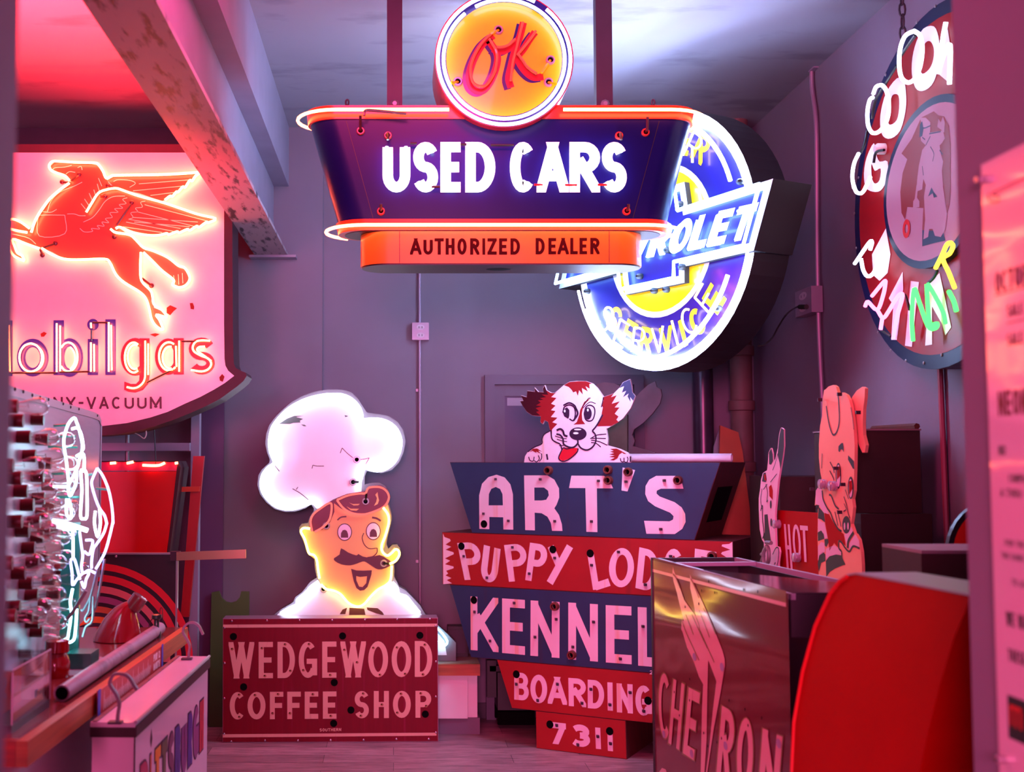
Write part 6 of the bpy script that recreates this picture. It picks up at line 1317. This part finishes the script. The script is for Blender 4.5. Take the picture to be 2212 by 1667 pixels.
# ---- script strip leaning on the table edge
es = Pl((-.748, 3.0, CAMZ), ((tf.x - tn.x), td.y)); es.O.x = -.752 + (3.0 - 3.5) * td.x / td.y
q_ = [es.px(p) for p in PX('213,1553 349,1445 352,1398 212,1489')]; zl, zh = min(q_[0][1], q_[1][1]), (q_[2][1] + q_[3][1]) / 2
zl, zh = (q_[0][1] + q_[1][1]) / 2, (q_[2][1] + q_[3][1]) / 2
st = thing('strip_sign', 'narrow orange red strip sign with pale script taped along the table edge', 'sign', es.P(((q_[0][0] + q_[1][0]) / 2, zl), 0))
mm = M(); mm.rect(es, q_[0][0], q_[1][0], zl, zh, -.006, 0); build('board', mm, mat('strip_red', (176, 48, 40), .4), st)
mm = M(); L_ = q_[1][0] - q_[0][0]
for i in range(26):
    a = q_[0][0] + L_ * (.06 + .028 * i); zc_ = (zl + zh) / 2; mm.rib(es, [(a, zc_ - .022), (a + .008, zc_ + .006 + .02 * ((i * 7) % 3 == 0)), (a + .013, zc_ - .02), (a + .022, zc_ + .002)], .0045, .0006 + .0001 * (i % 3))
m_scr = mat('script_cream', (250, 232, 232), .5); build('script_lettering', mm, m_scr, st)
mm = M()
for s_, z_o, h_ in (('PDW 12', .006, .022), ('MONTH', -.022, .022)):
    for c, f0, f1 in word_boxes(s_, .25): letter(mm, es, c, (q_[0][0] + L_ * (.84 + .12 * f0), (zl + zh) / 2 + z_o), (L_ * .12 * (f1 - f0), 0), (0, h_), .006, .0006)
build('lettering', mm, m_scr, st)
mm = M(); mm.rect(es, q_[0][0] - .014, q_[0][0] + .012, zl - .002, zh + .004, .0008, .0018); mm.rect(es, q_[1][0] - .008, q_[1][0] + .014, zl - .002, zh + .006, .0008, .0018); each('blue_tape', mm, mat('tape_blue', (70, 80, 190), .6), st)

# ============================================================ white letter sign box standing by the table
PZ = .80
c1, c2, c3 = onZ((290, 1560), PZ), onZ((449, 1418), PZ), onZ((192, 1578), PZ)
plt_ = Pl((c1.x, c1.y, CAMZ), (c2.x - c1.x, c2.y - c1.y)); LT = math.hypot(c2.x - c1.x, c2.y - c1.y); WT = .105
pt = thing('letter_sign', 'white box sign with multicoloured letters and two hanging hooks, beside the table', 'sign', plt_.P((LT / 2, -CAMZ), -WT / 2))
zt = PZ - CAMZ
m_ptw = mat('box_white', (228, 206, 222), .28, noise=.02, coat=.4)
mm = M(); mm.rect(plt_, 0, LT, -CAMZ, zt - .035, -WT, 0); build('box_body', mm, m_ptw, pt)
mm = M(); mm.rect(plt_, -.004, LT + .004, zt - .034, zt, -WT - .004, .004); build('top_cap', mm, m_ptw, pt)
mm = M(); mm.rect(plt_, -.006, LT + .006, zt - .036, zt - .008, .0045, .007); mm.rect(plt_, -.007, -.0045, zt - .036, zt - .012, -WT - .004, .0045); each('dark_band', mm, m_maroon, pt)
mm = M(); mm.tube([plt_.P((-.004, zt), .004), plt_.P((LT + .004, zt), .004)], .005, 6); build('edge_rail', mm, m_silver, pt)
mm = M(); mm.rect(plt_, 0, LT, zt + .0005, zt + .003, -WT, -WT + .012); build('back_rail', mm, mat('rusty_rail', (120, 84, 84), .6, dirt=(60, 34, 30), damt=.8, dscale=20), pt)
mm = M(); mm.rect(plt_, -.003, .003, -CAMZ, zt - .036, .0005, .003); build('corner_seam', mm, m_black, pt)
cols = [(176, 52, 92), (206, 92, 60), (232, 150, 30), (92, 96, 66), (112, 60, 96), (60, 56, 140), (120, 54, 120), (66, 46, 140), (140, 70, 130), (196, 44, 60)]
tl, tr, bl = plt_.px((303, 1638), .001), plt_.px((438, 1510), .001), plt_.px((438, 1615), .001)
H_ = (plt_.px((437, 1509), 0)[1] - plt_.px((437, 1615), 0)[1])
xs = [plt_.px((x, 1600), .001)[0] for x in (302, 322, 334, 348, 363, 377, 391, 405, 416, 430)] + [plt_.px((440, 1600), .001)[0]]
ztop = plt_.px((437, 1511), 0)[1]
for i, c in enumerate('PITTSBURGH'):
    wl = (xs[i + 1] - xs[i]); mm = M(); bl_c = (xs[i] + wl * .08, ztop - H_); rt = (wl * (.84 if c != 'I' else .5), 0)
    letter(mm, plt_, c, (bl_c[0] - .006, bl_c[1] - .006), (rt[0] + .012, 0), (0, H_ + .012), min(.05, rt[0] * .46) + .012, .0006); build('letter_outline', mm, mat('letter_ink', (60, 36, 70), .4), pt)
    mm = M(); letter(mm, plt_, c, bl_c, rt, (0, H_), min(.05, rt[0] * .46), .0016); build('painted_letter', mm, mat('letter_paint', cols[i], .4), pt)
mm = M(); c = plt_.px((327, 1597), .001); mm.flat(plt_, [(c[0], c[1] - .022), (c[0] + .012, c[1]), (c[0], c[1] + .028), (c[0] - .012, c[1])], .001); build('painted_diamond', mm, m_ink2, pt)
C4b = Cr(0, 1180, 1917 / 560)
for base, s in (((256, 1563), '868,1322 872,1260 882,1175 860,1110 815,1040 818,1000 840,965 880,955 930,965 965,995 990,1040 1015,1075'), ((408, 1425), '1393,848 1398,790 1402,745 1380,695 1355,650 1362,608 1395,580 1440,578 1470,600 1488,635 1502,665')):
    Y_ = onZ(base, PZ).y; ph = Pl((onZ(base, PZ).x, Y_, CAMZ), (1, 0)); pts = [ph.px(p) for p in C4b(s)]; dz = (PZ + .001 - CAMZ) - pts[0][1]; pts = [(a, b + dz) for a, b in pts]
    ab = sm2(pts, 3, False); wdh = .009; L_ = []; R2 = []
    mm = M(); mm.rib(ph, ab, .007, .006); n_ = len(mm.v); 
    mm.v += [v + Vector((0, .014, 0)) for v in mm.v[:n_]]; mm.f += [tuple(i + n_ for i in f)[::-1] for f in mm.f[:]]
    h2 = n_ // 2
    for i in range(h2 - 1): mm.f += [(i, i + 1, n_ + i + 1, n_ + i), (h2 + i + 1, h2 + i, n_ + h2 + i, n_ + h2 + i + 1)]
    mm.f += [(0, n_, n_ + h2, h2), (h2 - 1, 2 * h2 - 1, n_ + 2 * h2 - 1, n_ + h2 - 1)]
    hk = build('hanging_hook', mm, mat('hook_steel', (120, 104, 116), .4, .6), pt)
    b_ = ph.P(pts[0], 0); mm = M(); mm.box((b_.x - .022, b_.y - .012, PZ + .0005), (b_.x + .012, b_.y + .014, PZ + .006)); build('hook_foot', mm, m_dark, hk)

# ============================================================ back left: red panel display, rainbow board, rail, green board
pr_ = Pl((onY((300, 1100), 6.0).x, 6.0, CAMZ), (1, 0))
rp = thing('red_display', 'red glossy panel display in a steel frame behind the bulb sign', 'display', (pr_.O.x, 6.0, 0))
ab = [pr_.px(p) for p in PX('120,1020 383,1018 360,1196 120,1196')]
mm = M(); mm.prism(pr_, ab, -.02, 0); build('red_panel', mm, mat('panel_red', (196, 8, 12), .3, noise=.05, coat=.2), rp)
mm = M(); mm.prism(pr_, [pr_.px(p) for p in PX('384,996 390,1010 366,1196 361,1196')], -.24, .002); build('side_frame', mm, m_maroon, rp)
mm = M(); mm.prism(pr_, [pr_.px(p) for p in PX('120,998 385,998 384,1017 120,1017')], -.004, .0); build('reflection_strip', mm, mat('reflection_pink', (214, 60, 110), .1, coat=1), rp)  # pink strip added as the reflection along the panel top
mm = M(); mm.tube([pr_.P(pr_.px(p), .006) for p in PX('120,997 386,997')], .003, 5); build('header_edge', mm, m_maroon, rp)
for s in ('238,1001 250,1000', '274,1001 288,998', '308,1005 330,1006 345,1005 356,1000', '378,1001 384,1000'):
    mm = M(); ptube(mm, pr_, PX(s), .012, .0065, 3); build('letter_glint', mm, n_red2, rp)  # glowing bits stand in for the horse sign's letters mirrored in the panel
mm = M(); mm.prism(pr_, [pr_.px(p) for p in PX('408,985 432,985 398,1340 380,1340')], -.16, -.13); build('slanted_leg', mm, mat('leg_red_lit', (176, 40, 44), .35, .3), rp)  # red neon light put into the colour of the steel leg
mm = M(); mm.prism(pr_, [pr_.px(p) for p in PX('378,1053 424,1052 422,1063 378,1064')], -.128, -.115); build('tie_plate', mm, mat('tie_red_lit', (200, 70, 44), .4, .3), rp)  # red light falling on the plate is put into its colour
mm = M(); mm.box((pr_.P(ab[3]).x, 6.005, 0), (pr_.P(ab[2]).x - .02, 6.25, pr_.P(ab[2]).z - .002)); build('plinth', mm, m_dark, rp)
prb = Pl((onY((300, 1250), 5.4).x, 5.4, CAMZ), (1, 0))
rb = thing('rainbow_board', 'black board with a striped rainbow behind the far end of the table', 'board', prb.P((0, -CAMZ), -.01))
x1b = prb.px((380, 1250))[0]; z1b = prb.px((300, 1198))[1]
mm = M(); mm.rect(prb, x1b - 1.0, x1b, -CAMZ, z1b, -.02, 0); build('board', mm, mat('board_black', (34, 24, 38), .45), rb)
ce = prb.px((205, 1430)); rr0 = [(.435, .405, (214, 30, 50)), (.385, .355, (214, 40, 60)), (.335, .305, (214, 130, 130)), (.29, .262, (150, 90, 140)), (.245, .218, (190, 110, 60)), (.20, .172, (226, 130, 30)), (.155, .13, (190, 30, 50))]
for ro, ri, cc in rr0:
    o_ = [(ce[0] + ro * math.cos(R_(a)), ce[1] + ro * math.sin(R_(a))) for a in range(0, 181, 6)]; i_ = [(ce[0] + ri * math.cos(R_(a)), ce[1] + ri * math.sin(R_(a))) for a in range(180, -1, -6)]
    mm = M(); mm.flat(prb, o_ + i_, .001); build('rainbow_stripe', mm, mat('stripe_paint', cc, .4), rb)
mm = M(); mm.rect(prb, x1b, x1b + .008, -CAMZ, z1b + .008, -.02, .004); mm.rect(prb, x1b - 1.0, x1b - .0005, z1b + .0005, z1b + .008, -.02, .004); each('metal_edge', mm, m_silver, rb)
mm = M(); studs(mm, prb, PX('251,1202 370,1202'), .006, .001); each('screw', mm, m_chrome, rb)
prl = Pl((onY((450, 1200), 5.36).x, 5.36, CAMZ), (1, 0)); q_ = [prl.px(p) for p in PX('381,1211 531,1206 531,1187 381,1193')]; z0r, z1r = (q_[0][1] + q_[1][1]) / 2, (q_[2][1] + q_[3][1]) / 2
mm = M(); mm.prism(prl, [(q_[0][0], q_[0][1]), (q_[1][0], q_[1][1]), (q_[2][0], q_[2][1]), (q_[3][0], q_[3][1])], -.012, 0)
rl_ = thing('metal_rail', 'flat brass coloured bar sticking out to the right of the rainbow board', 'rail', prl.P((q_[0][0], q_[0][1]), 0)); build('bar', mm, mat('brass_bar', (170, 140, 110), .3, .7), rl_)
mm = M(); mm.rect(prl, q_[0][0] - .03, q_[0][0] + .012, q_[0][1] - .002, q_[3][1] + .002, -.045, -.013); build('bracket', mm, m_dark, rl_)
pgn = Pl((onY((495, 1400), 6.668).x, 6.668, CAMZ), (1, 0)); q_ = [pgn.px(p) for p in PX('450,1590 536,1590 538,1278 521,1278 518,1290 510,1299 499,1302 488,1300 479,1292 473,1277 457,1280')]
q_[0] = (q_[0][0], -CAMZ); q_[1] = (q_[1][0], -CAMZ)
mm = M(); mm.prism(pgn, q_, -.02, 0); one('notched_board', mm, mat('moss_green', (70, 92, 40), .5, noise=.15, nscale=3, dirt=(120, 76, 40), damt=.35, dscale=3, dthr=.58), 'green board with a half round notch in its top, leaning by the column', 'board')
